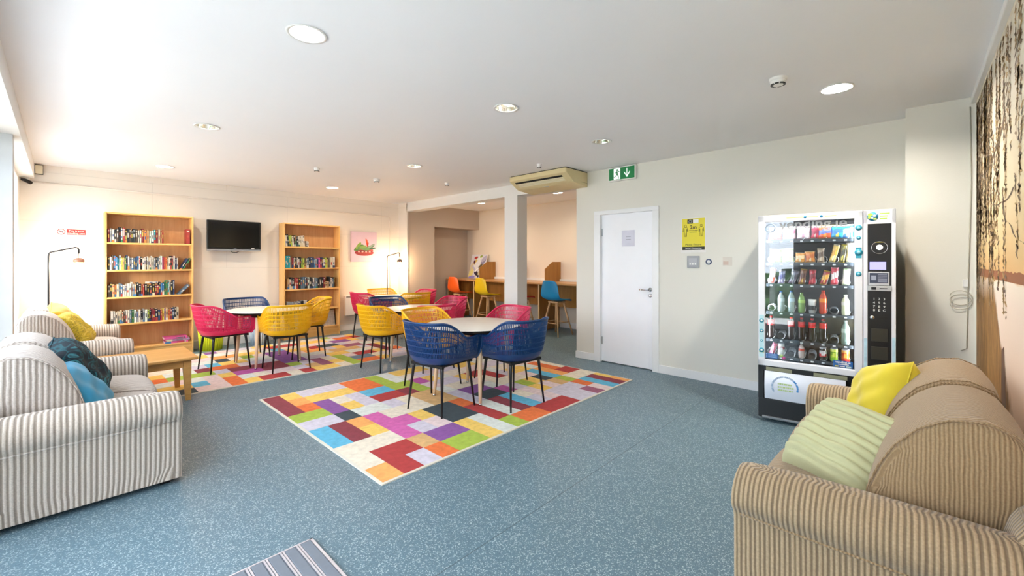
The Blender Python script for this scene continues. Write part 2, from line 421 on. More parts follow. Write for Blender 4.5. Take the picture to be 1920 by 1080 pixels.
def detector(x, y, label, r=.05):
    t = thing('smoke_detector', label, 'smoke detector', (x, y, CH), 0, 'ceiling detectors')
    MB().lathe([(r*1.1, 0), (r*1.1, -.012), (r*.95, -.016)], 28).build('base', m_white, t)
    b = MB().lathe([(r*.9, -.014), (r*.98, -.022), (r*.9, -.038), (r*.55, -.05), (0, -.052)], 28); b.build('cover', m_white, t)
    sl = MB()
    for k in range(8):
        a = k*PI/4; sl.T = Matrix.Rotation(a, 4, 'Z'); sl.box((r*.62, -.012, -.047), (r*.9, .012, -.040))
    sl.T = Matrix.Identity(4); sl.build('vent_slot', m_blackpl, t)
detector(3.433, .694, 'white round smoke detector beside the brightly lit downlight')
detector(3.364, 6.075, 'small smoke detector near the middle of the far ceiling', .045)
detector(2.399, 5.939, 'small smoke detector on the far ceiling, left of the centre downlight', .035)
detector(4.311, 5.533, 'small smoke detector on the ceiling in front of the beam', .035)
detector(4.314, 3.588, 'small smoke detector on the ceiling in front of the air conditioner', .03)

# air conditioner under the ceiling
t = thing('air_conditioner', 'yellowed cream under-ceiling air conditioner beside the exit sign', 'air conditioner', (4.65, 3.4, CH))
m_ac = M('yellowed_plastic', '#dccb9c', .45, var=.05)
pr = [(.0, -.012), (0, -.075), (.03, -.095), (.16, -.175), (.2, -.19), (.52, -.215), (.52, -.012)]
ac = MB(); n = len(pr)
ys = [0, .012, 1.038, 1.05]
rows = [[(x*.96+.01, y, z*.96-.004) if j in (0, 3) else (x, y, z) for (x, z) in pr] for j, y in enumerate(ys)]
vs = [p for r_ in rows for p in r_]; fs = []
for j in range(3):
    for i in range(n): fs.append((j*n+i, j*n+(i+1) % n, (j+1)*n+(i+1) % n, (j+1)*n+i))
fs += [tuple(range(n)), tuple(range(3*n, 4*n))]
ac.add(vs, fs); ac.build('housing', m_ac, t)
MB().box((.02, .01, -.014), (.52, 1.04, 0)).build('mounting_plate', m_blackpl, t)
def slope(x, off=.0): return (x, -.095-(x-.03)*.615-off)
v_ = MB()
for a, b, mi in ((.035, .062, 0),):
    za, zb = slope(a, .001)[1], slope(b, .001)[1]
    v_.add([(a, .1, za), (a, .97, za), (b, .97, zb), (b, .1, zb), (a, .1, za-.002), (a, .97, za-.002), (b, .97, zb-.002), (b, .1, zb-.002)],
           [(0, 1, 2, 3), (4, 5, 6, 7), (0, 1, 5, 4), (2, 3, 7, 6), (0, 3, 7, 4), (1, 2, 6, 5)])
v_.build('outlet_slot', m_blackpl, t)
lv = MB()
for k in range(3):
    a = .068+k*.022; za, zb = slope(a, .002)[1], slope(a+.014, .002)[1]
    lv.add([(a, .1, za), (a, .95, za), (a+.014, .95, zb), (a+.014, .1, zb), (a, .1, za-.004), (a, .95, za-.004), (a+.014, .95, zb-.004), (a+.014, .1, zb-.004)],
           [(0, 1, 2, 3), (4, 5, 6, 7), (0, 1, 5, 4), (2, 3, 7, 6), (0, 3, 7, 4), (1, 2, 6, 5)])
lv.build('louvre', M('aged_white_plastic', '#e6ddc0', .45), t)
MB().box((.19, .45, -.192), (.2, .56, -.186)).build('badge', m_alu, t)
MB().box((.34, -.003, -.165), (.5, .003, -.16)).build('side_groove', M('groove_shadow_plastic', '#a89a6e', .6), t)

# exit sign
t = thing('exit_sign', 'green emergency exit sign with running figure and down arrow, high above the door', 'exit sign', (5.17, 2.84, 2.572))
MB().box((-.045, -.2, -.092), (0, .2, .092), bev=.006).build('case', m_white, t)
g_ = M('exit_green', '#0a7f42', .4, emit=.04, var=0)
MB().box((-.048, -.187, -.078), (-.0452, .187, .078)).build('face', g_, t)
wp = emitter('sign_white', (.82, .95, .86), .8)
P_ = lambda a, z: (-.0485, -a, z)
def flat(mb, pts, x=-.0487):
    vs = [(x, -a, z) for a, z in pts]+[(x+.0004, -a, z) for a, z in pts]; n = len(pts)
    mb.add(vs, [tuple(range(n)), tuple(range(n, 2*n))]+[(i, (i+1) % n, n+(i+1) % n, n+i) for i in range(n)]); return mb
pm = MB(); flat(pm, [(-.115, -.072), (-.018, -.072), (-.018, .072), (-.115, .072)]); pm.build('door_symbol', wp, t)
rm = MB(); X_ = -.0492
flat(rm, [(-.062+.013*math.cos(k*PI/6), .05+.013*math.sin(k*PI/6)) for k in range(12)], X_)
for q in ([(-.078, .034), (-.058, .036), (-.052, .0), (-.07, -.006)], [(-.056, .034), (-.03, .02), (-.024, .026), (-.05, .042)], [(-.078, .034), (-.1, .012), (-.094, .006), (-.07, .026)],
          [(-.07, -.002), (-.054, -.0), (-.04, -.03), (-.052, -.035)], [(-.052, -.028), (-.04, -.03), (-.036, -.066), (-.046, -.066)],
          [(-.07, -.002), (-.058, -.008), (-.085, -.036), (-.092, -.028)], [(-.09, -.028), (-.085, -.036), (-.112, -.046), (-.112, -.038)]): flat(rm, q, X_)
rm.build('running_figure', g_, t)
am = MB(); flat(am, [(.075, .06), (.085, .06), (.085, -.04), (.075, -.04)])
flat(am, [(.08, -.06), (.12, .0), (.12, .018), (.08, -.04)]); flat(am, [(.08, -.06), (.04, .0), (.04, .018), (.08, -.04)])
am.build('arrow', wp, t)

# poster 2m
PX = 5.17
t = thing('distancing_poster', 'yellow two metre distancing poster on the wall between door and vending machine', 'poster', (PX, 1.918, 1.72))
MB().box((-.0015, -.145, -.215), (0, .145, .2)).build('sheet', M('poster_paper', '#e9e6e2', .6), t)
MB().box((-.0022, -.134, -.185), (-.0015, .134, .19)).build('yellow_field', M('poster_yellow', '#e6d62a', .5, var=.02), t)
bk = M('poster_ink', '#2a2820', .6)
MB().box((-.0028, -.13, -.185), (-.0022, .13, -.145)).box((-.0028, .005, .13), (-.0022, .07, .18)).build('black_panel', bk, t)
MB().box((-.0028, -.06, .135), (-.0022, .003, .178)).build('logo_panel', m_white, t)
em = MB(); em.T = Matrix.Translation((-.0028, .037, .155)) @ Matrix.Rotation(-PI/2, 4, 'Y'); em.lathe([(.012, 0), (.018, .0004), (.021, 0)], 20); em.build('round_emblem', M('emblem_grey', '#8c8a80', .6), t)
def fm(x, a, z): return frame_on((x, -a, z), (0, -1, 0))
ink = lambda s, sz, a, z, m=bk, b=0: text('lettering', s, sz, m, t, fm(-.003, a, z), .0003, bold=b)
ink('2m', .062, 0, .085, b=.0012); 
small = MB()      # two lines too small to read
for z_, hw in ((.048, .052), (.026, .044)):
    a_ = -hw
    while a_ < hw: b_w = .006+.006*((int(a_*1000)*7) % 3)/2; small.box((-.0026, -a_, z_-.004), (-.0022, -min(a_+b_w, hw), z_+.004)); a_ += b_w+.003
small.build('small_print', M('olive_ink', '#6e6820', .6), t)
ink('Please Ensure', .034, 0, -.122); ink('Social Distancing', .028, 0, -.165, m_white)
def person_mark(a0, nm):
    o = MB(); th = .0035
    pts = [(0, .0), (.018, 0), (.018, -.045), (.009, -.045), (.009, -.1), (-.009, -.1), (-.009, -.045), (-.018, -.045), (-.018, 0), (0, 0)]
    head = [(.012*math.cos(k*PI/8), .02+.012*math.sin(k*PI/8)) for k in range(17)]
    body = [(-.012, .003), (.012, .003), (.026, -.01), (.03, -.052), (.022, -.054), (.018, -.02), (.015, -.02), (.013, -.11), (.002, -.11), (0, -.065), (-.002, -.11), (-.013, -.11), (-.015, -.02), (-.018, -.02), (-.022, -.054), (-.03, -.052), (-.026, -.01), (-.012, .003)]
    for path in (head, body): o.tube([(-.0032, -(a0+a), .085+z) for a, z in path], .0018, 4)
    o.build(nm, bk, t)
person_mark(-.092, 'figure_outline'); person_mark(.092, 'figure_outline')
# switch, blue ring, faded patch
t = thing('wall_switch', 'square metal key switch plate under the yellow poster', 'switch', (PX, 1.918, 1.394))
MB().box((-.014, -.072, -.07), (0, .072, .07), bev=.005).build('plate', M('plate_grey', '#a2a4a8', .5), t)
MB().box((-.018, -.05, -.045), (-.014, .05, .045), bev=.002).build('inner_panel', M('grey_panel', '#b4b6bb', .6), t)
kk = MB()
for a in (-.03, .0, .03): kk.box((-.021, a-.008, -.035), (-.018, a+.008, -.015))
kk.build('key', m_white, t)
t = thing('door_release_button', 'small round blue-ringed button on the wall right of the switch plate', 'button', (PX, 1.742, 1.394))
b_ = MB(); b_.T = Matrix.Rotation(-PI/2, 4, 'Y'); b_.lathe([(.034, 0), (.034, .008), (.022, .01), (.022, .0)], 28); b_.build('ring', M('navy_ring', '#3c4a6c', .5), t)
b_ = MB(); b_.T = Matrix.Rotation(-PI/2, 4, 'Y'); b_.lathe([(.022, .003), (.018, .009), (0, .01)], 28); b_.build('button', m_white, t)
t = tag(MB().box((5.1692, 1.49, 1.35), (5.17, 1.59, 1.45)).box((5.1688, 1.53, 1.36), (5.1692, 1.585, 1.40), 1).build('faded_label', [M('faded_label', '#d8d1c6', .7), M('faded_label_red', '#cdb6a8', .7)]), 'faded pinkish sticker on the wall beside the vending machine', 'sticker')

# ------------------------------------------------------------ mural
def mural_mat():
    m = bpy.data.materials.new('sunset_lake_wallpaper'); m.use_nodes = True; nt, b = nodes(m)
    vec = coords(nt); sx = new(nt, 'ShaderNodeSeparateXYZ'); nt.links.new(vec, sx.inputs[0]); X, Z = sx.outputs[0], sx.outputs[2]
    n = noise(nt, vec, 2.2, 4); zz = mth(nt, 'ADD', Z, mth(nt, 'MULTIPLY', mth(nt, 'SUBTRACT', n, .5), .16))
    zf = mth(nt, 'DIVIDE', zz, 2.7)
    sky = ramp(nt, zf, [(.0, C3('#d9b89f')), (.25, C3('#e8cbb2')), (.44, C3('#f1dccb')), (.478, C3('#f5e6d2')), (.484, C3('#e2b173')), (.55, C3('#e6c48c')), (.66, C3('#e6d3ae')), (.85, C3('#e4dac6'))])
    mp = new(nt, 'ShaderNodeMapping'); mp.inputs['Scale'].default_value = (22, 1, 2.2); nt.links.new(vec, mp.inputs[0])
    rn = noise(nt, mp.outputs[0], 2.2, 7, .7)
    rc = ramp(nt, rn, [(.3, C3('#5a4020')), (.48, C3('#8a6230')), (.6, C3('#b4854a')), (.75, C3('#d0a56c'))])
    # reed bank: towards the far corner, lower part
    edge = mth(nt, 'ADD', mth(nt, 'MULTIPLY', mth(nt, 'SUBTRACT', 1.3, Z), 1.0), mth(nt, 'MULTIPLY', noise(nt, vec, 5, 4), .55))
    msk = ramp(nt, mth(nt, 'ADD', mth(nt, 'SUBTRACT', X, 3.68), edge), [(.40, (0, 0, 0)), (.52, (1, 1, 1))])
    low = ramp(nt, mth(nt, 'SUBTRACT', 1.5, zz), [(.12, (0, 0, 0)), (.34, (1, 1, 1))])
    c = mix(nt, mth(nt, 'MULTIPLY', msk, low), sky, rc)
    hm = mth(nt, 'MULTIPLY', mth(nt, 'GREATER_THAN', Z, 1.295), mth(nt, 'LESS_THAN', Z, mth(nt, 'ADD', 1.33, mth(nt, 'MULTIPLY', noise(nt, vec, 9, 2), .035))))
    c = mix(nt, hm, c, C3('#9a5f38'))
    nt.links.new(c, b.inputs['Base Color']); b.inputs['Roughness'].default_value = .6; return m
mu = tag(MB().box((.8, -.3435, .0), (4.83, -.3415, 2.625)).build('mural_wallpaper', mural_mat()), 'printed wallpaper mural of willow branches over a sunset lake behind the right sofa', 'mural')
wm = MB(); rr = random.Random(11); LC = [C3(c) for c in ('#96764c', '#b08d58', '#7c6342', '#bf9f68', '#a18463', '#6b563e')]
def leaf(x, z, s_, a, c):      # the print is stretched sideways, so each leaf is long and low
    w_, h_ = rr.uniform(.018, .05), rr.uniform(.006, .016); k = rr.uniform(-1, 1)*.02; x = min(x, 4.825-w_)
    wm.add([(x-w_, -.3404, z+k), (x, -.3404, z+h_), (x+w_, -.3404, z-k), (x, -.3404, z-h_)], [(0, 1, 2, 3)], 0, c)
for i in range(85):
    s0 = rr.random()**1.7*1.9; x = 4.78-s0; z = rr.uniform(1.8, 2.6) if i % 2 else 2.6
    zend = max(z-rr.uniform(.35, 1.3)*(1.1-s0*.3), 1.12); ph = rr.random()*6; amp = rr.uniform(.01, .05); xb = x; last = None
    while z > zend:
        z -= .014; x = xb+amp*math.sin(z*5+ph)+amp*.4*math.sin(z*17+ph)
        if last is None or last[1]-z > .05:
            if last and rr.random() < .8: wm.add([(last[0]-.003, -.3405, last[1]), (last[0]+.003, -.3405, last[1]), (x+.003, -.3405, z), (x-.003, -.3405, z)], [(0, 1, 2, 3)], 0, LC[2])
            last = (x, z)
        if rr.random() < .6: leaf(x, z, 1, 0, LC[rr.randrange(6)])
for i in range(7):      # boughs
    x, z = rr.uniform(3.3, 4.75), rr.uniform(1.6, 2.6); a = rr.uniform(-2.4, -.8); w_ = rr.uniform(.02, .05)
    for k in range(16):
        nx, nz = x+math.cos(a)*.11, z+math.sin(a)*.035
        if nz < 1.3 or nx > 4.8: break
        wm.add([(x-w_/2, -.3403, z-.004), (x+w_/2, -.3403, z+.004), (nx+w_/2, -.3403, nz+.004), (nx-w_/2, -.3403, nz-.004)], [(0, 1, 2, 3)], 0, LC[5]); x, z = nx, nz; a += rr.uniform(-.5, .5)
for i in range(1300):    # leaves massed in clumps near the corner
    x = 4.8-rr.random()**1.7*1.1; z = 1.25+1.35*rr.random()
    if math.sin(x*9+z*3)+math.sin(z*11-x*4)+rr.uniform(-1, 1) > .2 and x > 3.6+abs(z-1.6)*.4: leaf(x, z, 1, 0, LC[rr.randrange(6)])
wm.build('willow_print', vcol('willow_ink', .6, .1), mu)
bt = MB()
for x0 in (3.62, 3.38):
    bt.add([(x0, -.3403, 1.235), (x0+.07, -.3403, 1.235), (x0+.08, -.3403, 1.25), (x0-.01, -.3403, 1.25)], [(0, 1, 2, 3)]); bt.add([(x0+.02, -.3403, 1.25), (x0+.05, -.3403, 1.25), (x0+.035, -.3403, 1.29)], [(0, 1, 2)])
bt.add([(3.3, -.3403, .45), (3.5, -.3403, .55), (3.5, -.3403, .92), (3.42, -.3403, .95)], [(0, 1, 2, 3)])
bt.build('boat_print', M('boat_ink', '#6b4f3c', .6), mu)
# cable loops on the pier
t = thing('wall_cable', 'thin white cable with loops running down the pale pier beside the mural', 'cable', (4.855, -.29, 0))
cb = MB().tube([(-.006, -.02, 2.6), (-.006, -.025, 2.0), (-.006, -.01, 1.3), (-.006, 0, .72), (-.006, .03, .7)], .004, 6)
cb.tube([(-.012-.006*math.sin(k*PI/7), .06*math.cos(k*PI/8)+.03, 1.13+.05*math.sin(k*PI/8)-.002*k) for k in range(34)], .003, 6)
cb.build('cable', M('grey_white_cable', '#c4bfb0', .5), t)
MB().box((-.016, -.01, 1.2), (0, .02, 1.26), bev=.003).build('cable_clip', m_white, t)

# ------------------------------------------------------------ rugs
PAL = dict(ma='#8d3b47', re='#b23b3b', or_='#e8763c', lo='#f3ab62', ye='#f4cd6a', li='#a9c04b', bl='#62b6d8', sl='#3d4a52', pu='#8d58a0', mg='#b8569e',
           pk='#d266ab', la='#d3cddb', cr='#e9dfcc', wh='#dde2dc', ta='#dbb27a', lp='#e7d2d2', mv='#a0607c', gy='#6b7f92')
PAL = {k: C3(v) for k, v in PAL.items()}
def rug(label, x0, y0, x1, y1, rects, zt=.009):
    """patches sit on the rug's own lattice, about 156 x 235 mm"""
    ux, uy, e = .156, .2352, .018
    nx = math.ceil((x1-x0-2*e)/ux-.2); ny = round((y1-y0-2*e)/uy)
    X = [x0+e+ux*i for i in range(nx)]+[x1-e]; Y = [y0+e+uy*j for j in range(ny)]+[y1-e]; rs = []
    for (c, a, b) in rects:
        p, q = floor_at(*a), floor_at(*b)
        def sn(lo, hi, o, u, n):
            i = round((lo-o)/u); j = round((hi-o)/u)
            if j <= i: i = math.floor(((lo+hi)/2-o)/u); j = i+1
            return max(i, 0), min(j, n)
        rs.append((*sn(min(p[0], q[0]), max(p[0], q[0]), x0+e, ux, nx), *sn(min(p[1], q[1]), max(p[1], q[1]), y0+e, uy, ny), PAL[c]))
    m = MB(); m.box((x0, y0, 0), (x1, y1, zt-.001), 1, PAL['cr'])
    for i in range(nx):
        for j in range(ny):
            col = None
            for i0, i1, j0, j1, c in rs:
                if i0 <= i < i1 and j0 <= j < j1: col = c
            if col is None: col = [PAL[k] for k in ('cr', 'la', 'wh', 'lp', 'ye')][(i//2*3+j) % 5]
            m.add([(X[i], Y[j], zt), (X[i+1], Y[j], zt), (X[i+1], Y[j+1], zt), (X[i], Y[j+1], zt)], [(0, 1, 2, 3)], 0, col)
    o = m.build('patchwork_rug', [vcol('rug_pile', .95, .2, 22, .5, 400), M('rug_edge', '#d8d2c4', .9)]); tag(o, label, 'rug')
def px(x0, y0, s): return lambda *p: (x0+p[0]/s, y0+p[1]/s)
A = px(480, 690, 4.697); B = px(640, 670, 7.2); Cc = px(860, 660, 5.647); D = px(270, 620, 7.385); E_ = px(500, 600, 6.857); G = px(480, 640, 2.667)
def rl(f, L): return [(c, f(*a), f(*b)) for c, a, b in L]
R1 = rl(Cc, [('la', (600, 480), (1500, 400)), ('cr', (1030, 250), (1530, 235)), ('cr', (880, 110), (1200, 160)), ('re', (900, 175), (1250, 215)), ('re', (1110, 195), (1320, 190)),
    ('or_', (780, 130), (960, 170)), ('re', (250, 215), (530, 275)), ('re', (0, 215), (240, 265)), ('cr', (230, 260), (600, 350)), ('li', (560, 330), (860, 335)),
    ('lo', (820, 195), (1060, 230)), ('bl', (730, 215), (1090, 275)), ('sl', (650, 262), (1005, 297)), ('ta', (930, 335), (1220, 325)), ('li', (1060, 280), (1320, 345)),
    ('or_', (1290, 352), (1420, 365)), ('ma', (1390, 285), (1795, 335)), ('bl', (1310, 312), (1700, 370)), ('ye', (1480, 240), (1700, 270)), ('lo', (1640, 282), (1860, 305)),
    ('mv', (1315, 405), (1560, 435)), ('lp', (1390, 380), (1640, 400)), ('lp', (660, 430), (1000, 450)), ('ye', (860, 385), (1050, 410)), ('ye', (740, 575), (1180, 510)), ('re', (900, 630), (1290, 535)),
    ('bl', (260, 500), (640, 445)), ('bl', (440, 475), (840, 545)), ('pu', (-20, 400), (400, 385)), ('mg', (300, 372), (610, 415)), ('sl', (110, 440), (440, 405)),
    ('ma', (330, 520), (735, 575)), ('wh', (240, 565), (600, 620)), ('la', (0, 480), (275, 545)), ('or_', (510, 665), (970, 655)), ('li', (370, 710), (755, 750)),
    ('re', (85, 600), (480, 655)), ('wh', (80, 705), (610, 820)), ('ye', (-70, 770), (465, 880))])
R1 += rl(B, [('ye', (690, 215), (1000, 250)), ('la', (950, 215), (1230, 235)), ('ye', (1010, 285), (1300, 290)), ('mg', (900, 322), (1260, 368)), ('ta', (950, 540), (1600, 510)),
    ('cr', (700, 605), (1330, 700)), ('wh', (280, 740), (800, 690)), ('or_', (1400, 585), (1790, 650)), ('sl', (1150, 755), (1820, 765)), ('sl', (1200, 640), (1480, 650)),
    ('li', (830, 490), (490, 240)), ('li', (670, 390), (1100, 427)), ('wh', (495, 240), (870, 318)), ('ma', (830, 490), (1095, 487)), ('pu', (1140, 1020), (1730, 1015))])
R1 += rl(A, [('re', (895, 240), (1330, 262)), ('la', (350, 213), (775, 178)), ('ye', (190, 248), (480, 275)), ('ye', (400, 250), (860, 205)), ('lo', (262, 295), (490, 298)), ('or_', (325, 330), (575, 368)),
    ('ma', (55, 275), (400, 408)), ('or_', (720, 138), (1090, 152)), ('bl', (845, 213), (1160, 180)), ('la', (690, 255), (1075, 328)), ('pu', (490, 298), (900, 378)), ('sl', (705, 430), (1000, 430)),
    ('li', (275, 443), (690, 423)), ('la', (365, 515), (800, 490)), ('bl', (465, 590), (820, 680)), ('ma', (620, 545), (1010, 622)), ('lo', (820, 495), (1060, 500)), ('ye', (900, 545), (1150, 580)),
    ('cr', (670, 745), (1045, 838)), ('cr', (825, 690), (1340, 660)), ('pk', (975, 455), (1480, 570)), ('pk', (1130, 470), (1415, 425)), ('re', (985, 790), (1450, 885)), ('re', (1150, 800), (1465, 728)),
    ('lo', (905, 885), (1250, 968))])
R1 += rl(G, [('la', (732, 402), (852, 455)), ('ta', (745, 500), (945, 508)), ('or_', (845, 545), (1030, 550)), ('la', (750, 590), (935, 590)), ('li', (955, 508), (1160, 490))])
rug('multicoloured patchwork rug in the foreground under the table with two blue chairs', 1.372, 2.415, 4.62, 4.80, R1)
R2 = rl(E_, [('ta', (800, 400), (1250, 350)), ('ma', (1310, 325), (1600, 390)), ('or_', (1600, 380), (1850, 350)), ('ye', (1580, 430), (1850, 400)), ('la', (1600, 470), (1850, 430)), ('re', (1080, 230), (1320, 205)),
    ('or_', (860, 245), (1050, 232)), ('ye', (560, 290), (780, 270)), ('li', (740, 245), (880, 238)), ('pu', (770, 278), (1000, 265)), ('la', (830, 305), (1080, 308)), ('mv', (1000, 330), (1260, 310)),
    ('sl', (600, 342), (890, 335)), ('re', (420, 350), (620, 375)), ('lo', (500, 415), (760, 400)), ('re', (0, 345), (400, 330)), ('bl', (0, 405), (370, 420)), ('pu', (0, 440), (500, 500)),
    ('re', (1010, 428), (1380, 420)), ('gy', (1090, 472), (1400, 442)), ('or_', (1150, 505), (1560, 510)), ('li', (800, 480), (1250, 565)), ('cr', (870, 547), (1140, 580)), ('mv', (600, 500), (880, 535)),
    ('ta', (520, 555), (740, 580)), ('la', (170, 575), (560, 530)), ('li', (200, 605), (480, 560)), ('ma', (-100, 590), (210, 600)), ('ye', (520, 640), (960, 600)), ('re', (0, 690), (540, 645)), ('re', (-100, 720), (240, 742)), ('cr', (215, 715), (580, 680))])
R2 += rl(D, [('pu', (850, 325), (990, 320)), ('ye', (740, 382), (900, 395)), ('bl', (560, 385), (740, 400)), ('sl', (945, 428), (1250, 440)), ('bl', (800, 482), (960, 500)), ('li', (1300, 390), (1500, 380)), ('lo', (1000, 380), (1250, 365)), ('ma', (1240, 527), (1850, 500)),
    ('or_', (880, 545), (1370, 480)), ('ma', (620, 582), (890, 560)), ('la', (900, 582), (1290, 565)), ('li', (500, 650), (930, 622)), ('ye', (980, 650), (1340, 620)), ('mg', (1340, 605), (1720, 560)),
    ('wh', (1300, 672), (1650, 620)), ('li', (1360, 758), (1720, 690)), ('or_', (1005, 682), (1345, 755)), ('wh', (600, 700), (780, 680)), ('lp', (780, 687), (1080, 795)), ('bl', (560, 765), (790, 788)), ('sl', (560, 825), (835, 848)),
    ('re', (100, 560), (500, 560)), ('cr', (120, 600), (390, 610)), ('or_', (200, 690), (400, 670)), ('li', (400, 690), (500, 670)), ('lp', (230, 740), (500, 740)), ('ye', (300, 810), (520, 815)), ('re', (310, 880), (560, 885))])
rug('multicoloured patchwork rug at the back, reaching under the wooden coffee table', .52, 5.52, 3.82, 7.86, R2)

# entrance mat
mt = MB(); x0, x1, y0, y1 = -.1, .866, 1.05, 2.2
mt.box((x0, y0, 0), (x1, y1, .009), 0)
mt.box((x1-.012, y0, 0), (x1, y1, .013), 1).box((x0, y1-.008, 0), (x1, y1, .013), 1)
x = x1-.012
while x > x0+.08:
    mt.box((x-.048, y0, .0), (x-.003, y1-.01, .014), 0, bev=.002)
    mt.box((x-.058, y0, .0), (x-.051, y1-.01, .0135), 1); mt.box((x-.069, y0, 0), (x-.062, y1-.01, .0135), 1); x -= .072
tag(mt.build('entrance_mat', [M('grey_rubber', '#6f7680', .7, var=.08, vscale=40), M('mat_aluminium', '#d5cfd4', .4, .5)]), 'grey entrance mat with paired aluminium strips at the bottom edge', 'mat')

# ------------------------------------------------------------ tables
m_top = M('cream_laminate', '#ece6dc', .32, var=.015)
def round_table(x, y, rz, label):
    t = thing('round_table', label, 'table', (x, y, 0), rz, 'round tables')
    MB().lathe([(0, .742), (.494, .742), (.499, .740), (.5, .738)], 72).build('tabletop', m_top, t)
    o = MB().lathe([(.5, .738), (.498, .722), (.485, .712), (0, .712)], 72).build('edge_band', m_blackpl, t); o['label'] = 'black underside and edge'
    fr = MB()
    for s_ in (-1, 1): fr.box((-.3, s_*.28-.02, .675), (.3, s_*.28+.02, .713)); fr.box((s_*.28-.02, -.3, .675), (s_*.28+.02, .3, .713))
    fr.build('underframe', m_blackpl, t)
    for k in range(4):
        a = PI/4+k*PI/2; c, s_ = math.cos(a), math.sin(a)
        g = MB().tube([(c*.345, s_*.345, .70), (c*.35, s_*.35, .66), (c*.385, s_*.385, .3), (c*.408, s_*.408, .028)], [.026, .028, .021, .015], 14)
        lo = g.build('leg', m_beech, t)
        MB().tube([(c*.408, s_*.408, .03), (c*.41, s_*.41, .009)], [.0135, .017], 12).build('foot_cap', m_chrome, lo)
    return t
tb = round_table(3.0, 3.4, math.radians(13), 'round cream table in the foreground between two blue chairs')
dup(tb, 'round cream table behind the foreground one, ringed by yellow, navy and red chairs', (3.5, 5.1, 0), math.radians(20))
dup(tb, 'round cream table between the two bookcases, on the back rug', (1.97, 6.5, 0), math.radians(8))
dup(tb, 'round cream table farthest back, in front of the floor lamp in the corner', (4.33, 7.13, 0), math.radians(30))

# ------------------------------------------------------------ woven armchairs
def ss(a, b, x):
    t = min(max((x-a)/(b-a), 0), 1); return t*t*(3-2*t)
m_cb = M('navy_plastic', '#0c396c', .38, var=.03); m_cy = M('yellow_plastic', '#eeb412', .38, var=.03)
m_cp = M('raspberry_plastic', '#d62a5a', .38, var=.03)
def make_chair():
    t = thing('woven_armchair', '', 'chair', (0, 0, 0), 0, 'woven plastic armchairs at the round tables')
    pts = []                                   # plan of the rim, from front left round the back to front right
    for k in range(30): pts.append((.27-.27*k/30, .285))
    for k in range(81):
        a = PI/2-PI*k/80; pts.append((-.285*abs(math.cos(a))**(2/3.0), .285*math.copysign(abs(math.sin(a))**(2/2.6), math.sin(a))))
    for k in range(1, 31): pts.append((.27*k/30, -.285))
    L = [0]
    for p, q in zip(pts, pts[1:]): L.append(L[-1]+math.dist(p, q))
    N = 204; plan = []
    j = 0
    for i in range(N+1):
        s_ = L[-1]*i/N
        while j < len(L)-2 and L[j+1] < s_: j += 1
        f = (s_-L[j])/max(L[j+1]-L[j], 1e-9); plan.append((pts[j][0]+(pts[j+1][0]-pts[j][0])*f, pts[j][1]+(pts[j+1][1]-pts[j][1])*f))
    def rim(x, y):
        r = .69+.15*ss(.06, -.2, x)-.012*ss(-.05, .1, x)*(1-ss(.1, .24, x))
        if x > .225: r -= (1-math.sqrt(max(0, 1-((x-.225)/.047)**2)))*.06
        return r
    def point(x, y, h, H):       # h above the pan
        f = .80+.16*(1-math.exp(-h/.045))+.04*min(h/.25, 1)
        fx = .84+.12*(1-math.exp(-h/.045))+.04*min(h/.25, 1)
        return (x*fx-.055*ss(.0, -.25, x)*(max(h, 0)/.38)**1.3+.0, y*f, .46+h)
    fr = [0, .03, .08, .14, .17]               # solid foot, then rib / slot bands
    nb = 6
    for b in range(nb):
        z0 = .17+(1-.17-.03)*(b)/nb; z1 = .17+(1-.17-.03)*(b+1)/nb
        fr += [z0+(z1-z0)*.8, z1]
    fr += [1.0]
    rows = [[point(x, y, f*(rim(x, y)-.46), 0) for (x, y) in plan] for f in fr]
    slot = {4+2*b for b in range(nb)}
    m = MB(); m.grid(rows, smooth=False, skip=lambda i, k: i in slot and k % 2 and 8 < k < N-8)
    bot = rows[0]; half = N//2               # seat pan, spans the two sides
    pan = []
    for i in range(0, half+1, 3):
        a, b = bot[i], bot[N-i]; pan.append([(a[0]+(b[0]-a[0])*j/8, a[1]+(b[1]-a[1])*j/8, a[2]-.006*math.sin(PI*j/8)) for j in range(9)])
    m.grid(pan)
    o = m.build('shell', m_cb, t); shade(o, solid=.004, off=0)
    top = [Vector(p) for p in rows[-1]]
    edge = [rows[r][0] for r in range(len(fr))]; edge2 = [rows[r][-1] for r in range(len(fr))][::-1]
    r_ = MB().tube([Vector(p) for p in edge][:-1]+top[::3]+[Vector(p) for p in edge2][1:], .0095, 8)
    r_.build('rim', m_cb, t)
    MB().box((-.19, -.2, .435), (.2, .2, .452), bev=.006).box((-.2, -.205, .425), (-.175, .205, .45)).box((.185, -.205, .425), (.21, .205, .45)).build('seat_frame', m_black, t)
    for sx in (-1, 1):
        for sy in (-1, 1):
            MB().tube([(sx*.175, sy*.18, .45), (sx*.182, sy*.188, .40), (sx*.222, sy*.222, .0)], [.015, .0145, .0085], 12).build('leg', m_black, t)
    return t
ch = make_chair(); used = False
def chair(x, y, deg, mat, label):
    global used
    sw = {m_cb: mat} if mat is not m_cb else None
    if not used: used = True; ch.location = (x, y, z_on(x, y)); ch.rotation_euler = (0, 0, math.radians(deg)); ch['label'] = label; return
    dup(ch, label, (x, y, z_on(x, y)), math.radians(deg), sw)
def z_on(x, y): return .009 if (1.37 < x < 4.62 and 2.4 < y < 4.8) or (.52 < x < 3.82 and 5.5 < y < 7.86) else 0.0
chair(2.5, 3.29, 8, m_cb, 'royal blue woven armchair at the left of the foreground table')
chair(3.07, 2.90, 86, m_cb, 'royal blue woven armchair at the right of the foreground table, nearest the door')
chair(2.88, 3.95, -84, m_cy, 'yellow woven armchair on the far left side of the foreground table, behind a blue chair')
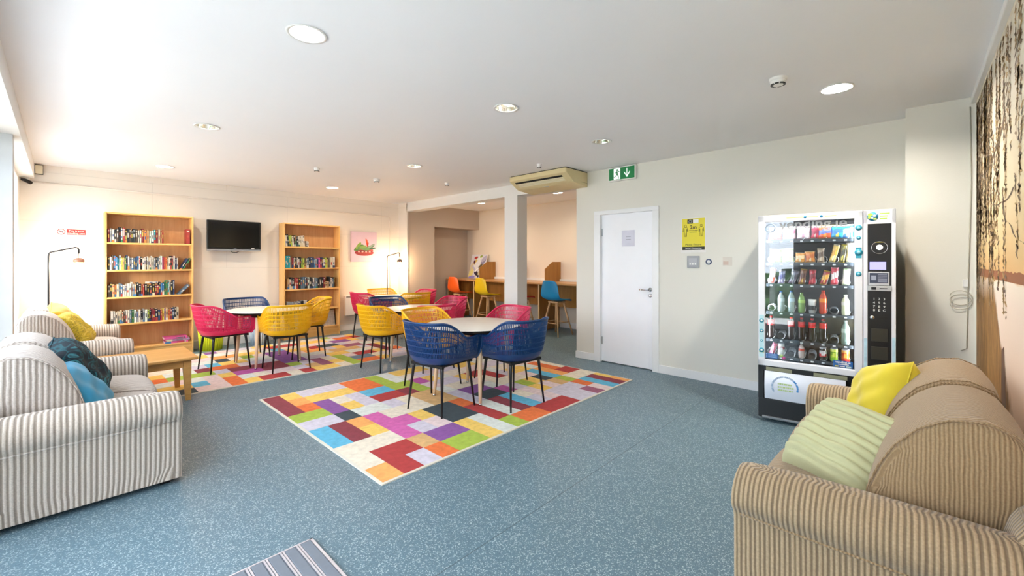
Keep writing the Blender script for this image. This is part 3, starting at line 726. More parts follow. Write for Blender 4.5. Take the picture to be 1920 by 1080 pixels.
chair(3.57, 3.56, 172, m_cp, 'raspberry woven armchair on the far side of the foreground table, in front of the column')
chair(2.95, 5.10, 4, m_cy, 'yellow woven armchair standing on bare floor between the two rugs')
chair(3.42, 5.72, -92, m_cb, 'navy woven armchair behind the second table, on the far edge of the group')
chair(3.33, 4.62, 82, m_cp, 'dark red woven armchair with its back to the foreground table')
chair(4.03, 5.25, 176, m_cp, 'raspberry woven armchair at the second table, nearest the counter stools')
chair(1.46, 6.53, 6, m_cp, 'raspberry woven armchair near the coffee table and left bookcase')
chair(2.02, 5.97, 88, m_cy, 'yellow woven armchair with its back to the camera on the back rug')
chair(2.50, 6.56, 168, m_cy, 'yellow woven armchair in front of the second bookcase')
chair(1.87, 7.05, -90, m_cb, 'navy woven armchair below the television, behind its table')
chair(3.88, 7.22, 4, m_cp, 'raspberry woven armchair by the wall heater')
chair(4.42, 7.66, -92, m_cy, 'yellow woven armchair farthest back, against the lamp-lit wall')
chair(4.42, 6.70, 84, m_cy, 'yellow woven armchair just behind the navy one, on the near side of the farthest table')
chair(4.76, 7.02, 174, m_cp, 'raspberry woven armchair in the back corner beside the alcove opening')

# ------------------------------------------------------------ sofas
def stripe_mat(key, light, dark, thin, period, wob=.0015, soft=.35):
    m = bpy.data.materials.new(key); m.use_nodes = True; nt, b = nodes(m)
    uv = new(nt, 'ShaderNodeUVMap'); uv.uv_map = 'UVMap'; sp = new(nt, 'ShaderNodeSeparateXYZ'); nt.links.new(uv.outputs[0], sp.inputs[0])
    vec = coords(nt); n1 = noise(nt, vec, 14, 3)
    x = mth(nt, 'ADD', sp.outputs[0], mth(nt, 'MULTIPLY', mth(nt, 'SUBTRACT', n1, .5), wob*2))
    s1 = mth(nt, 'ADD', mth(nt, 'MULTIPLY', mth(nt, 'SINE', mth(nt, 'MULTIPLY', x, 2*PI/period)), .5), .5)
    s2 = mth(nt, 'ADD', mth(nt, 'MULTIPLY', mth(nt, 'SINE', mth(nt, 'MULTIPLY', x, 2*PI/(period*2.45))), .5), .5)
    v = mth(nt, 'ADD', mth(nt, 'MULTIPLY', s1, .78), mth(nt, 'MULTIPLY', s2, .22))
    c = ramp(nt, v, [(.22, C3(dark)), (.42, C3(thin)), (.66, C3(light))])
    n2 = noise(nt, vec, 160, 3); c = mix(nt, 1.0, c, ramp(nt, n2, [(.3, (.82,)*3), (.7, (1.05,)*3)]), 'MULTIPLY')
    nt.links.new(c, b.inputs['Base Color']); b.inputs['Roughness'].default_value = .9; b.inputs['Sheen Weight'].default_value = .25
    bump(nt, b, mth(nt, 'ADD', s1, mth(nt, 'MULTIPLY', n2, .25)), .55, .004); return m
def make_sofa(prefix, label, loc, rz, mb, mc, W=1.77, Dp=.9, group=None, seed=1):
    rr = random.Random(seed); t = thing('sofa', label, 'sofa', loc, rz, group)
    ux = lambda co, n: (co.y if abs(n.x) > .8 else co.x, co.z)
    uc = lambda co, n: (co.x if abs(n.y) > .72 else co.y, co.z)
    AW = .21
    def arm(yo, sg):           # yo: outer line, sg: +1 inner is towards +y
        # profile around (y, z): outer foot, outer face, roll, inner face
        prof = [(.02, .035), (.02, .2), (.02, .37), (.012, .405), (-.012, .43), (-.028, .475), (-.015, .53), (.03, .572), (.09, .59), (.15, .578), (.2, .545), (.222, .49), (.215, .43), (.205, .38), (.205, .035)]
        cy, cz = .1, .3
        rows = []
        for x, s_ in ((.0, .9), (.015, .97), (.05, 1), (.3, 1), (.6, 1), (Dp-.05, 1), (Dp-.022, .99), (Dp-.006, .965), (Dp, .92)):
            dz = .02*math.exp(-((Dp-x)/.12)**2)
            rows.append([(x, yo+sg*(cy+(y-cy)*s_), cz+(z-cz)*(s_ if z > .3 else 1)-(dz if z > .45 else 0)+.008*(x/Dp-.5)*(z > .45)) for y, z in prof])
        m = MB(); m.grid(rows); n = len(prof)
        for r_ in (rows[0], rows[-1]): m.add(r_, [tuple(range(n))], smooth=False)
        o = m.build('arm', mb, t, uvf=lambda co, nn: (co.y if abs(nn.x) > .985 else co.x, co.z)); shade(o, 1, 0)
        sm = MB().tube([(x, yo+sg*(.012), .398) for x in (.03, .3, .6, Dp-.03)], .005, 6).build('arm_seam', mc, o, uvf=ux)
    arm(0, 1); arm(W, -1)
    MB().box((.05, AW-.02, .035), (Dp-.03, W-AW+.02, .28), bev=.015).build('base', mb, t, uvf=lambda co, n: (co.y if abs(n.y) < .7 else co.x, co.z))
    bk = MB(); rows = []
    pb = [(.0, .035), (.0, .45), (.01, .58), (.04, .64), (.08, .645), (.12, .6), (.14, .5), (.15, .035)]
    for y, s_ in ((.06, .93), (.09, .99), (.14, 1), (W/2, 1), (W-.14, 1), (W-.09, .99), (W-.06, .93)): rows.append([(.09+(x-.09)*s_, y, .3+(z-.3)*s_) for x, z in pb])
    bk.grid(rows); bk.add(rows[0], [tuple(range(8))]); bk.add(rows[-1], [tuple(range(8))]); shade(bk.build('back_frame', mb, t, uvf=uc), 1)
    cw = (W-2*AW)/2
    for k in range(2):
        ya, yb = AW+cw*k+.004, AW+cw*(k+1)-.004
        def puff(prof, cx, cz, ya, yb, ends, bulge=.0):
            rows = []
            for f, s_ in ends:
                y = ya+(yb-ya)*f
                rows.append([(cx+(x-cx)*s_+rr.uniform(-.002, .002), y+rr.uniform(-.002, .002), cz+(z-cz)*s_+bulge*math.sin(PI*f)*(z > cz)) for x, z in prof])
            m = MB(); n = len(prof); cl = [r_+[r_[0]] for r_ in rows]; m.grid(cl)
            for r_ in (rows[0], rows[-1]):
                c = Vector((0, 0, 0))
                for p in r_: c += Vector(p)
                c /= n; sgn = -1 if r_ is rows[0] else 1
                inner = [tuple(Vector(p).lerp(c, .45)+Vector((0, sgn*.018, 0))) for p in r_]
                cc = tuple(c+Vector((0, sgn*.024, 0)))
                m.grid([r_+[r_[0]], inner+[inner[0]]]); m.add(inner+[cc], [(i, (i+1) % n, n) for i in range(n)], smooth=True)
            return m
        ends = ((.03, .9), (.045, .965), (.09, 1.0), (.3, 1.012), (.5, 1.015), (.7, 1.012), (.91, 1.0), (.955, .965), (.97, .9))
        ps = [(.2, .28), (.5, .275), (Dp-.06, .275), (Dp-.02, .29), (Dp, .33), (Dp-.005, .38), (Dp-.035, .415), (Dp-.12, .435), (.6, .45), (.4, .45), (.2, .44)]
        o = shade(puff(ps, .5, .36, ya, yb, ends, .012).build('seat_cushion', mc, t, uvf=uc), 1)
        pb = [(.14, .43), (.3, .425), (.44, .44), (.475, .48), (.47, .55), (.44, .64), (.395, .73), (.33, .81), (.25, .86), (.16, .872), (.085, .84), (.05, .76), (.06, .66), (.1, .55)]
        o = shade(puff(pb, .25, .63, ya+.005, yb-.005, ends, .015).build('back_cushion', mc, t, uvf=uc), 1)
        for fy in (.05, .95):
            y = ya+(yb-ya)*fy; sg = -1 if fy < .5 else 1
            MB().tube([(.25+(x-.25)*.985, y+sg*.002, .63+(z-.63)*.985) for x, z in pb[2:12]], .003, 6).build('cushion_piping', mc, o, uvf=uc)
    for x in (.08, Dp-.08):
        for y in (.1, W-.1): MB().box((x-.025, y-.025, 0), (x+.025, y+.025, .04)).build('foot', m_blackpl, t)
    return t
ms1 = stripe_mat('grey_corduroy', '#cbbfb3', '#8a7d71', '#a99c8f', .0235)
ms1c = stripe_mat('grey_corduroy_cushion', '#cfc6be', '#978b82', '#b2a79f', .0235, .004)
ms2 = stripe_mat('tan_corduroy', '#b39b7b', '#7c6850', '#94805f', .0165)
ms2c = stripe_mat('tan_corduroy_cushion', '#a68c69', '#8d7453', '#99805e', .0115, .004)
make_sofa('l', 'grey and cream striped corduroy sofa in the left foreground with blue cushions', (-.37, 3.36, 0), 0, ms1, ms1c, group='grey striped sofas', seed=2)
make_sofa('l', 'grey and cream striped corduroy sofa farther back in the left corner with yellow cushions', (-.36, 6.08, 0), 0, ms1, ms1c, W=1.72, group='grey striped sofas', seed=3)
make_sofa('r', 'brown ribbed corduroy sofa in the right foreground against the mural', (3.62, -.335, 0), PI/2, ms2, ms2c, W=1.78, Dp=.87, seed=4)

def pillow(name, label, loc, rot, size, mat, th=.13, group=None, ribs=0, piping=None, pinch=.1):
    th *= 1.1
    n = 26 if not ribs else 60; m = MB()
    for sg in (1, -1):
        rows = []
        for i in range(n+1):
            r_ = []
            for j in range(n+1):
                a, b = -1+2*i/n, -1+2*j/n
                px_ = a*(1-pinch*(1-abs(b)**2.5)*abs(a)**3*.5); py_ = b*(1-pinch*(1-abs(a)**2.5)*abs(b)**3*.5)
                e = max(0, (1-a**4)*(1-b**4)); h = th*e**.5
                h += .006*math.sin(a*7+b*3)*e+.004*math.sin(b*11-a*5)*e
                if ribs: h += .016*abs(math.cos(b*ribs*PI*.5))*min(1, e*3)
                r_.append((px_*size/2, py_*size/2, sg*h))
            rows.append(r_)
        m.grid(rows)
    o = m.build(name, mat, uvf=lambda co, nn: (co.y, co.x)); az, ln_, roll = [math.radians(q) for q in rot]
    nv = Vector((math.cos(az)*math.cos(ln_), math.sin(az)*math.cos(ln_), math.sin(ln_))); up = Vector((-math.cos(az)*math.sin(ln_), -math.sin(az)*math.sin(ln_), math.cos(ln_)))
    rx = up.cross(nv); o.location = loc; o.rotation_euler = (Matrix((rx, up, nv)).transposed() @ Matrix.Rotation(roll, 3, 'Z')).to_euler()
    tag(o, label, 'cushion', group)
    e = []
    for k in range(4):
        for q in range(14):
            f = -1+2*q/14; a, b = [(f, -1), (1, f), (-f, 1), (-1, -f)][k]
            e.append((a*(1-pinch*(1-abs(b)**2.5)*abs(a)**3*.5)*size/2, b*(1-pinch*(1-abs(a)**2.5)*abs(b)**3*.5)*size/2, 0))
    MB().tube(e, .004, 6, closed=True).build('piping', piping or mat, o); return o
m_blv = M('blue_velvet', '#2b8fb8', .7, var=.15, vscale=5, sheen=.2, bmp=.1)
def leafmat(key, c1, c2, c3, sc):
    m = bpy.data.materials.new(key); m.use_nodes = True; nt, b = nodes(m); vec = coords(nt)
    mp = new(nt, 'ShaderNodeMapping'); mp.inputs['Scale'].default_value = (sc, sc*2.6, sc); mp.inputs['Rotation'].default_value = (0, 0, .7); nt.links.new(vec, mp.inputs[0])
    nz = new(nt, 'ShaderNodeTexNoise'); nz.inputs['Scale'].default_value = 1.6; nz.inputs['Detail'].default_value = 1; nz.inputs['Distortion'].default_value = 1.6; nt.links.new(mp.outputs[0], nz.inputs['Vector'])
    c = ramp(nt, nz.outputs[0], [(.42, C3(c1)), (.46, C3(c2)), (.52, C3(c1)), (.60, C3(c1)), (.64, C3(c3)), (.70, C3(c1))])
    b.inputs['Specular IOR Level'].default_value = .15
    nt.links.new(c, b.inputs['Base Color']); b.inputs['Roughness'].default_value = .75; b.inputs['Sheen Weight'].default_value = .05; return m
pillow('scatter_cushion', 'dark teal leaf-patterned cushion leaning at the middle of the front left sofa', (.06, 4.2, .62), (-14, 30, 14), .47, leafmat('dark_leaf_velvet', '#081c28', '#15505a', '#2c7582', 3.2), .12)
pillow('scatter_cushion', 'plain sky blue velvet cushion in front of the dark leaf cushion', (.05, 3.86, .555), (-16, 36, 6), .42, m_blv, .11)
pillow('scatter_cushion', 'mustard patterned cushion on the back left sofa, nearest the camera', (.08, 6.78, .63), (-15, 35, 4), .44, leafmat('mustard_print', '#c9b13a', '#8a8335', '#e0cf6a', 6), .11)
pillow('scatter_cushion', 'plain mustard cushion behind the patterned one on the back left sofa', (.02, 7.1, .69), (-8, 28, 14), .44, M('mustard_cloth', '#dba923', .75, var=.08, sheen=.3), .1)
pillow('scatter_cushion', 'plain bright yellow cushion at the far arm of the brown sofa', (3.08, .13, .64), (112, 18, 18), .41, M('yellow_cloth', '#dcc72e', .75, var=.06, vscale=14, sheen=.25), .10)
pillow('scatter_cushion', 'pale sage chunky ribbed cushion in the middle of the brown sofa', (2.43, .20, .54), (156, 50, -8), .42, M('sage_rib_cloth', '#c0c096', .9, var=.07, vscale=9, sheen=.1, bmp=.2, bscale=120), .145, ribs=11)

# ------------------------------------------------------------ coffee table
t = thing('coffee_table', 'light oak coffee table between the two grey striped sofas', 'coffee table', (0, 0, 0))
MB().box((-.12, 5.27, .41), (.955, 6.0, .44), bev=.008).build('tabletop', m_oak, t)
MB().box((-.06, 5.325, .335), (.89, 5.345, .41)).box((-.06, 5.925, .335), (.89, 5.945, .41)).box((-.06, 5.33, .335), (-.04, 5.94, .41)).box((.86, 5.33, .335), (.88, 5.94, .41)).build('apron', m_oak, t)
for sx, X0 in ((-1, -.05), (1, .87)):
    for sy, Y0 in ((-1, 5.345), (1, 5.925)):
        g = MB(); a = .035; b = .022
        pts = []
        for z, h_, ox in ((.41, a, 0), (.0, b, .012)):
            for dx, dy in ((-1, -1), (1, -1), (1, 1), (-1, 1)): pts.append((X0+dx*h_+sx*ox, Y0+dy*h_+sy*ox*.3, z))
        g.add(pts, [(0, 1, 2, 3), (4, 5, 6, 7), (0, 1, 5, 4), (1, 2, 6, 5), (2, 3, 7, 6), (3, 0, 4, 7)]); shade(g.build('leg', m_oak, t), bev=.003)

# ------------------------------------------------------------ bookcases
SH = [.17, .525, .90, 1.28, 1.665]
def bookcase(x0, x1, label):
    t = thing('bookcase', label, 'bookcase', (x0, 8.09, 0), 0, 'birch bookcases'); W = x1-x0; d = .255
    for a in (0, W-.02): MB().box((a, 0, 0), (a+.02, d, 2.085), bev=.0015).build('side_panel', m_birch, t)
    MB().box((.02, .002, 2.063), (W-.02, d, 2.083), bev=.0015).build('top_panel', m_birchx, t)
    for z in SH: MB().box((.02, .003, z-.024), (W-.02, d, z), bev=.0015).build('shelf', m_birchx, t)
    MB().box((.02, .012, 0), (W-.02, .03, .145)).build('plinth', m_birchx, t)
    MB().box((.02, d-.008, .1), (W-.02, d, 2.07)).build('back_panel', m_ply, t); return t
bookcase(.412, 1.402, 'tall birch bookcase left of the television, filled with paperbacks')
bookcase(2.70, 3.71, 'tall birch bookcase right of the television, partly filled with books')
BC = dict(k='#22262a', w='#cdc7bb', g='#8d9296', r='#a33a34', R='#7c2430', n='#2c3f63', b='#3f76a8', t='#2f9aa5', e='#3d7a4f', l='#a3b84a', y='#dcc34a', o='#c97a3c', c='#cbbd9f', p='#a884a8', m='#d85a9c', d='#4a4038', s='#5c7488', h='#b89468', v='#d3c8b6', q='#d0dccf')
ORD = ['first', 'second', 'third', 'fourth', 'fifth', 'sixth', 'seventh', 'eighth', 'ninth', 'tenth', 'eleventh', 'twelfth', 'thirteenth', 'fourteenth', 'fifteenth', 'sixteenth', 'seventeenth', 'eighteenth', 'nineteenth', 'twentieth']
def ordn(i):
    if i > 39: return 'forty-'+ORD[i-40]
    if i < 20: return ORD[i]
    return ('twenty-' if i < 29 else 'thirty-' if 29 < i < 39 else '')+ORD[i % 10] if i not in (29, 39) else ('thirtieth' if i == 29 else 'fortieth')
CN = dict(k='black', w='white', g='grey', r='red', R='dark red', n='navy', b='blue', t='teal', e='green', l='lime', y='yellow', o='orange', c='cream', p='mauve', m='pink', d='dark brown', s='slate blue', h='tan', v='off-white', q='pale green')
mbook = vcol('book_cloth', .5, .05, 60); mpage = M('book_pages', '#e9e2d0', .8)
def book(x, y, z, w_, h_, dp, c, label, group, tilt=0, rr=R, flat_=False, seed=0):
    m = MB(); col = C3(BC[c])
    m.box((0, 0, 0), (w_, .004, h_), 0, col)                        # spine faces the room
    m.box((0, 0, 0), (.002, dp, h_), 0, col); m.box((w_-.002, 0, 0), (w_, dp, h_), 0, col)
    m.box((.002, .004, .003), (w_-.002, dp-.004, h_-.003), 1, (1, 1, 1))
    lum = sum(col)/3; ac = [C3(q) for q in (('#c9c0ac', '#c8a850', '#b8b8b8', '#b0503c') if lum < .25 else ('#2a2a30', '#a8302c', '#2f4a7a', '#6a6a6a'))][rr.randrange(4)]
    a = rr.uniform(.25, .5); b = a+rr.uniform(.12, .35)
    m.box((w_*.28, -.0006, h_*a), (w_*.72, 0, h_*b), 0, ac)          # title block and author band
    if rr.random() < .7: m.box((w_*.2, -.0006, h_*.82), (w_*.8, 0, h_*.9), 0, [C3('#c4beb0'), ac][rr.randrange(2)])
    if rr.random() < .35: m.box((0, -.0005, 0), (w_, 0, h_*rr.uniform(.12, .3)), 0, [C3(BC[q]) for q in 'krnbeocw'][rr.randrange(8)])
    o = m.build('book', [mbook, mpage]); tag(o, label, 'book', group); o.location = (x, y, z)
    if flat_: o.rotation_euler = (0, PI/2, 0)
    elif tilt: o.rotation_euler = (0, math.radians(tilt), 0)
    return o
def row(seq, x0, x1, shelf, cs, sn, hb=.18, tilt=0, wmul=1.0):
    """x0..x1: where the run of books starts and ends; widths share the run"""
    ws = [R.uniform(.75, 1.3) for _ in seq]; k = (x1-x0)/sum(ws); x = x0
    for i, c in enumerate(seq):
        w_ = ws[i]*k; h_ = hb*R.uniform(.88, 1.1)
        if tilt: wx = w_
        book(x+.0006, 8.105+R.uniform(0, .012), SH[shelf]+(.0 if not tilt else .0005), w_*(.965 if not tilt else .93), h_, R.uniform(.12, .15), c,
             '%s book, %s from the left, %s, %s bookcase' % (CN[c], ordn(i), sn, cs), 'books on the %s of the %s bookcase' % (sn, cs), -tilt if tilt else 0)
        x += w_
row('RgwkdkwrdkdkkdwvRohqqtRchr', .44, 1.045, 4, 'left', 'top shelf', .195)
book(1.315, 8.105, SH[4], .047, .225, .15, 'r', 'tall red book standing alone at the right end of the left bookcase top shelf', 'books on the top shelf of the left bookcase')
row('kwdbbtwyhenwgwsnbwkwvdwcwwvgkswqmrohvkRwnw', .445, 1.215, 3, 'left', 'second shelf', .185)
book(1.235, 8.105, SH[3], .022, .19, .14, 'n', 'navy book leaning right near the end of the second shelf, left bookcase', 'books on the second shelf of the left bookcase', 28)
book(1.262, 8.105, SH[3], .022, .195, .14, 'e', 'green book leaning right, last on the second shelf of the left bookcase', 'books on the second shelf of the left bookcase', 30)
row('dkhocsbwvwqwghkkrr', .445, .83, 2, 'left', 'third shelf', .185)
row('kkdkRr', .832, .99, 2, 'left', 'third shelf, middle run', .165)
book(.845, 8.105, SH[2]+.203, .022, .135, .12, 'w', 'white book lying flat on the black books, third shelf of the left bookcase', 'books on the third shelf of the left bookcase', flat_=True)
row('nbbeetwkn', .992, 1.175, 2, 'left', 'third shelf, right run', .2)
book(1.205, 8.105, SH[2], .03, .2, .14, 's', 'grey-blue book slumped at a steep angle at the right of the third shelf, left bookcase', 'books on the third shelf of the left bookcase', 42)
row('wwvcccdwvseqgwkgqlkRRknryphoRnkc', .47, 1.225, 1, 'left', 'fourth shelf', .175)
for i, (dx, dz, c, nm) in enumerate(((0, 0, 'm', 'pink'), (.02, .031, 'p', 'mauve'), (-.01, .062, 'm', 'pink'))):
    book(1.06+dx, 8.10, SH[0]+dz+.03, .03, .28, .2, c, '%s magazine lying flat in the pile at the bottom of the left bookcase, %s up' % (nm, ORD[i]), 'magazines lying at the bottom of the left bookcase', flat_=True)
row('vkllwkekwcwv', 2.735, 3.07, 4, 'second', 'top shelf', .2, tilt=5)
row('ww', 3.09, 3.13, 4, 'second', 'top shelf, after the leaning run', .1)
row('ttt', 2.73, 2.81, 3, 'second', 'second shelf, first run', .225)
row('hRvkwwklldcsknnbgnmRnvlyd', 2.812, 3.5, 3, 'second', 'second shelf', .18)
row('cv', 3.53, 3.62, 3, 'second', 'second shelf, right end', .205)
row('hvkkrrkssskqkkwgskdkR', 2.76, 3.43, 2, 'second', 'third shelf', .195)
row('hh', 3.43, 3.5, 2, 'second', 'third shelf, short pair', .12); row('kwsk', 3.505, 3.62, 2, 'second', 'third shelf, right end', .19)
row('ggggkwdk', 2.75, 3.22, 1, 'second', 'fourth shelf', .16)
# framed picture leaning in the bottom of second bookcase
t = thing('leaning_print', 'black and white framed print leaning in the bottom of the second bookcase', 'print', (3.42, 8.2, SH[0]))
g = MB(); g.T = Matrix.Rotation(math.radians(-10), 4, 'X'); g.box((-.02, -.004, 0), (.24, .004, .3)); g.build('sheet', M('sketch_print', '#b9b6ae', .6, var=.5, vscale=26), t)
g = MB(); g.T = Matrix.Rotation(math.radians(-10), 4, 'X'); g.box((-.03, -.007, 0), (-.02, .007, .31)).box((.24, -.007, 0), (.25, .007, .31)).box((-.03, -.007, .3), (.25, .007, .31)); g.build('frame', m_black, t)

# ------------------------------------------------------------ television, signs, picture, heater on back wall
t = thing('television', 'flat black television mounted on the back wall between the bookcases', 'television', (1.985, 8.37, 1.835))
K = .965
MB().box((-.385, -.16, -.235), (.385, -.11, .235), bev=.006).build('bezel', m_blackpl, t)
MB().box((-.355, -.1615, -.205), (.355, -.16, .21)).build('screen', M('tv_screen', '#050506', .12, var=0), t)
MB().box((-.385, -.155, -.262), (.385, -.12, -.235), bev=.004).build('speaker_bar', M('silver_grey', '#9da0a4', .4, .3), t)
MB().box((.24, -.1625, -.228), (.285, -.16, -.212)).build('sticker', m_white, t)
MB().box((-.02, -.1622, -.224), (.02, -.16, -.217)).build('logo', m_alu, t)
MB().box((-.12, -.11, -.15), (.12, 0, .15)).build('wall_bracket', m_black, t)
MB().tube([(-.06, -.13, -.26), (-.03, -.12, -.285), (.03, -.12, -.29), (.07, -.13, -.26)], .005, 6).build('cable', m_black, t)
t = thing('no_smoking_sign', 'small red and white no smoking sign on the wall left of the first bookcase', 'sign', (.0, 8.37, 1.80))
tm = MB(); tm.T = Matrix.Rotation(PI/2, 4, 'X'); tm.lathe([(0, .0015), (.036, .0015), (.036, 0)], 28); tm.build('disc', m_white, t)
red = M('sign_red', '#cf3434', .5, var=0)
tm = MB(); tm.tube([(.036*math.cos(k*PI/12), -.002, .036*math.sin(k*PI/12)) for k in range(24)], .0035, 5, closed=True); tm.tube([(-.025, -.002, .025), (.025, -.002, -.025)], .003, 5); tm.build('prohibition_ring', red, t)
MB().box((-.022, -.003, -.004), (.018, -.0016, .004)).build('cigarette', m_blackpl, t)
MB().box((.05, -.002, -.038), (.235, 0, .036)).build('panel', red, t)
for s_, z in (('This is a no', .014), ('smoking area', -.018)): text('lettering', s_, .032, m_white, t, frame_on((.1425, -.0025, z), (1, 0, 0)), .0004)
t = thing('canvas_picture', 'square pink canvas of a green plant in a red bowl right of the second bookcase', 'picture', (4.34, 8.37, 1.70))
MB().box((-.285, -.03, -.31), (.285, 0, .31), bev=.003).build('canvas', M('canvas_pink', '#dcc3d4', .8, var=.05), t)
cp = MB(); Q = -.0312
def blob(mb, cx, cz, rx, rz_, col, a=0, y=Q, n=20):
    ca, sa = math.cos(a), math.sin(a); c = []
    for k in range(n):
        p, q = rx*math.cos(2*PI*k/n), rz_*math.sin(2*PI*k/n); c.append((cx+p*ca-q*sa, y, cz+p*sa+q*ca))
    mb.add(c, [tuple(range(n))], 0, col)
for i, (a_, b_, c_, d_, e_, f_) in enumerate(((0, -.12, .21, .065, '#9b3238', 0), (0, -.07, .2, .05, '#b04a4a', 0), (0, -.09, .17, .02, '#6e2430', 0))): blob(cp, a_, b_, c_, d_, C3(e_), f_, Q-.0002*i)
for i, (a_, b_, c_, d_, e_, f_) in enumerate(((-.12, -.02, .12, .045, '#5f8a4a', .5), (-.13, .02, .09, .03, '#8cab4f', .9), (.1, -.01, .14, .03, '#4c7a54', .35), (.15, .02, .1, .022, '#8fa39a', .5), (.0, -.03, .15, .04, '#6b9560', -.1), (.18, -.03, .08, .02, '#3f6350', .2), (-.03, .0, .08, .03, '#86a85c', .2))): blob(cp, a_, b_, c_, d_, C3(e_), f_, Q-.0008-.0002*i)
for i, (a_, b_, c_, d_, e_, f_) in enumerate(((.06, .08, .018, .08, '#cf4a2c', .1), (.045, .13, .014, .05, '#e0683a', .25), (.075, .05, .014, .05, '#b53a2a', -.25))): blob(cp, a_, b_, c_, d_, C3(e_), f_, Q-.003-.0002*i)
for k in range(4): blob(cp, -.12+k*.08, -.1, .022, .016, C3('#d9a8a0'), 0, Q-.001)
cp.build('painted_plant', vcol('oil_paint', .5, .1, 40), t)
t = thing('wall_heater', 'white panel heater low on the back wall beside the second bookcase', 'heater', (4.36, 8.37, .31))
MB().box((-.46, -.1, 0), (.46, -.02, .40), bev=.008).build('body', m_white, t)
MB().box((-.44, -.102, .355), (.44, -.1, .39)).build('grille', M('heater_grille', '#8f8d88', .5), t)
MB().box((-.3, -.02, .05), (.3, 0, .35)).build('bracket', m_alu, t)
t = tag(MB().tube([(-.3, 8.362, 2.44), (2.4, 8.362, 2.405), (4.86, 8.362, 2.37), (4.93, 8.362, 2.36), (4.95, 8.362, 2.3), (4.95, 8.362, .14)], .011, 8).build('wall_conduit', M('painted_conduit', '#e6ddd2', .5)), 'thin painted conduit running along the top of the back wall and down the corner', 'conduit')
# bins
def bin_(x, y, c, label, r=.165, h_=.31):
    t = thing('waste_bin', label, 'bin', (x, y, 0), 0, 'ribbed waste bins by the back wall'); m = M('bin_'+c, c, .45)
    m2 = MB(); n = 36
    for k in range(n):
        a = 2*PI*k/n; ca, sa = math.cos(a), math.sin(a)
        m2.tube([(r*.86*ca, r*.86*sa, .01), (r*ca, r*sa, h_)], .0085, 6)
    m2.build('slats', m, t)
    MB().lathe([(r*.85, 0), (r*.85, .012), (0, .012)], 36).build('base', m, t)
    MB().lathe([(r*.82, .01), (r*.955, h_-.01)], 36).build('liner', m, t)
    MB().tube([(r*math.cos(k*PI/18), r*math.sin(k*PI/18), h_) for k in range(36)], .011, 8, closed=True).build('rim', m, t)
bin_(1.63, 8.1, '#d3dc1e', 'bright lime ribbed waste bin against the back wall beside the left bookcase')
bin_(2.32, 8.05, '#c3d3e2', 'pale blue ribbed waste bin against the back wall below the television')
# cctv camera and sensor in the top left corner
t = thing('security_camera', 'small dark security camera under the beam in the top left corner', 'camera', (-.31, 8.33, 2.44))
MB().tube([(-.03, .03, .02), (.04, -.08, -.03)], .022, 12).build('camera_body', m_black, t); MB().box((-.03, 0, .0), (.03, .04, .045), bev=.004).build('mount', m_white, t)
t = thing('corner_sensor', 'small framed alarm sensor at the top of the back wall beside the left beam', 'sensor', (-.2, 8.37, 2.6))
MB().box((-.035, -.06, -.055), (.035, 0, .055), bev=.008).build('housing', M('sensor_cream', '#e3dcc4', .5), t); MB().box((-.038, -.04, .053), (.038, 0, .058)).box((-.038, -.05, -.06), (.038, 0, -.055)).box((.034, -.05, -.058), (.039, 0, .058)).build('edge_trim', m_black, t)

# ------------------------------------------------------------ floor lamps
def lamp(label, x, y, rz, capm, st, col):
    t = thing('floor_lamp', label, 'floor lamp', (x, y, 0), rz, 'arched black floor lamps')
    MB().lathe([(0, .0), (.14, 0), (.14, .012), (.02, .02), (0, .02)], 36).build('base', m_black, t)
    MB().tube([(0, 0, .01), (0, 0, .8), (0, 0, 1.46), (.004, 0, 1.5), (.02, 0, 1.515), (.16, 0, 1.555), (.24, 0, 1.58), (.262, 0, 1.575), (.272, 0, 1.55), (.273, 0, 1.50)], .0095, 10).build('pole', m_black, t)
    MB().tube([(.273, 0, 1.5), (.273, 0, 1.445)], .003, 6).build('cord', m_black, t)
    MB().lathe([(0, .04), (.03, .036), (.052, .018), (.056, -.005), (.045, -.028), (0, -.032)], 28, (.273, 0, 1.405)).build('cap', capm, t)
    MB().lathe([(.045, -.02), (.1, -.05), (.15, -.1), (.18, -.165), (.185, -.21), (.178, -.215)], 40, (.273, 0, 1.405)).build('glass_shade', glassy('lamp_glass', (.98, .97, .95), .02), t)
    MB().lathe([(0, .0), (.02, -.005), (.042, -.04), (.045, -.065), (.03, -.095), (0, -.105)], 24, (.273, 0, 1.375)).build('bulb', emitter('bulb_%d' % st, col, st), t)
lamp('black floor lamp with glass dome in the left corner, below the no smoking sign', -.11, 7.92, math.radians(-12), M('copper_cap', '#a87a66', .35, .6), 250, (1, .86, .7))
lamp('black floor lamp glowing warmly in the far corner beside the alcove', 4.63, 7.93, math.radians(-8), M('bronze_cap', '#7d6a64', .4, .5), 300, (1, .70, .42))

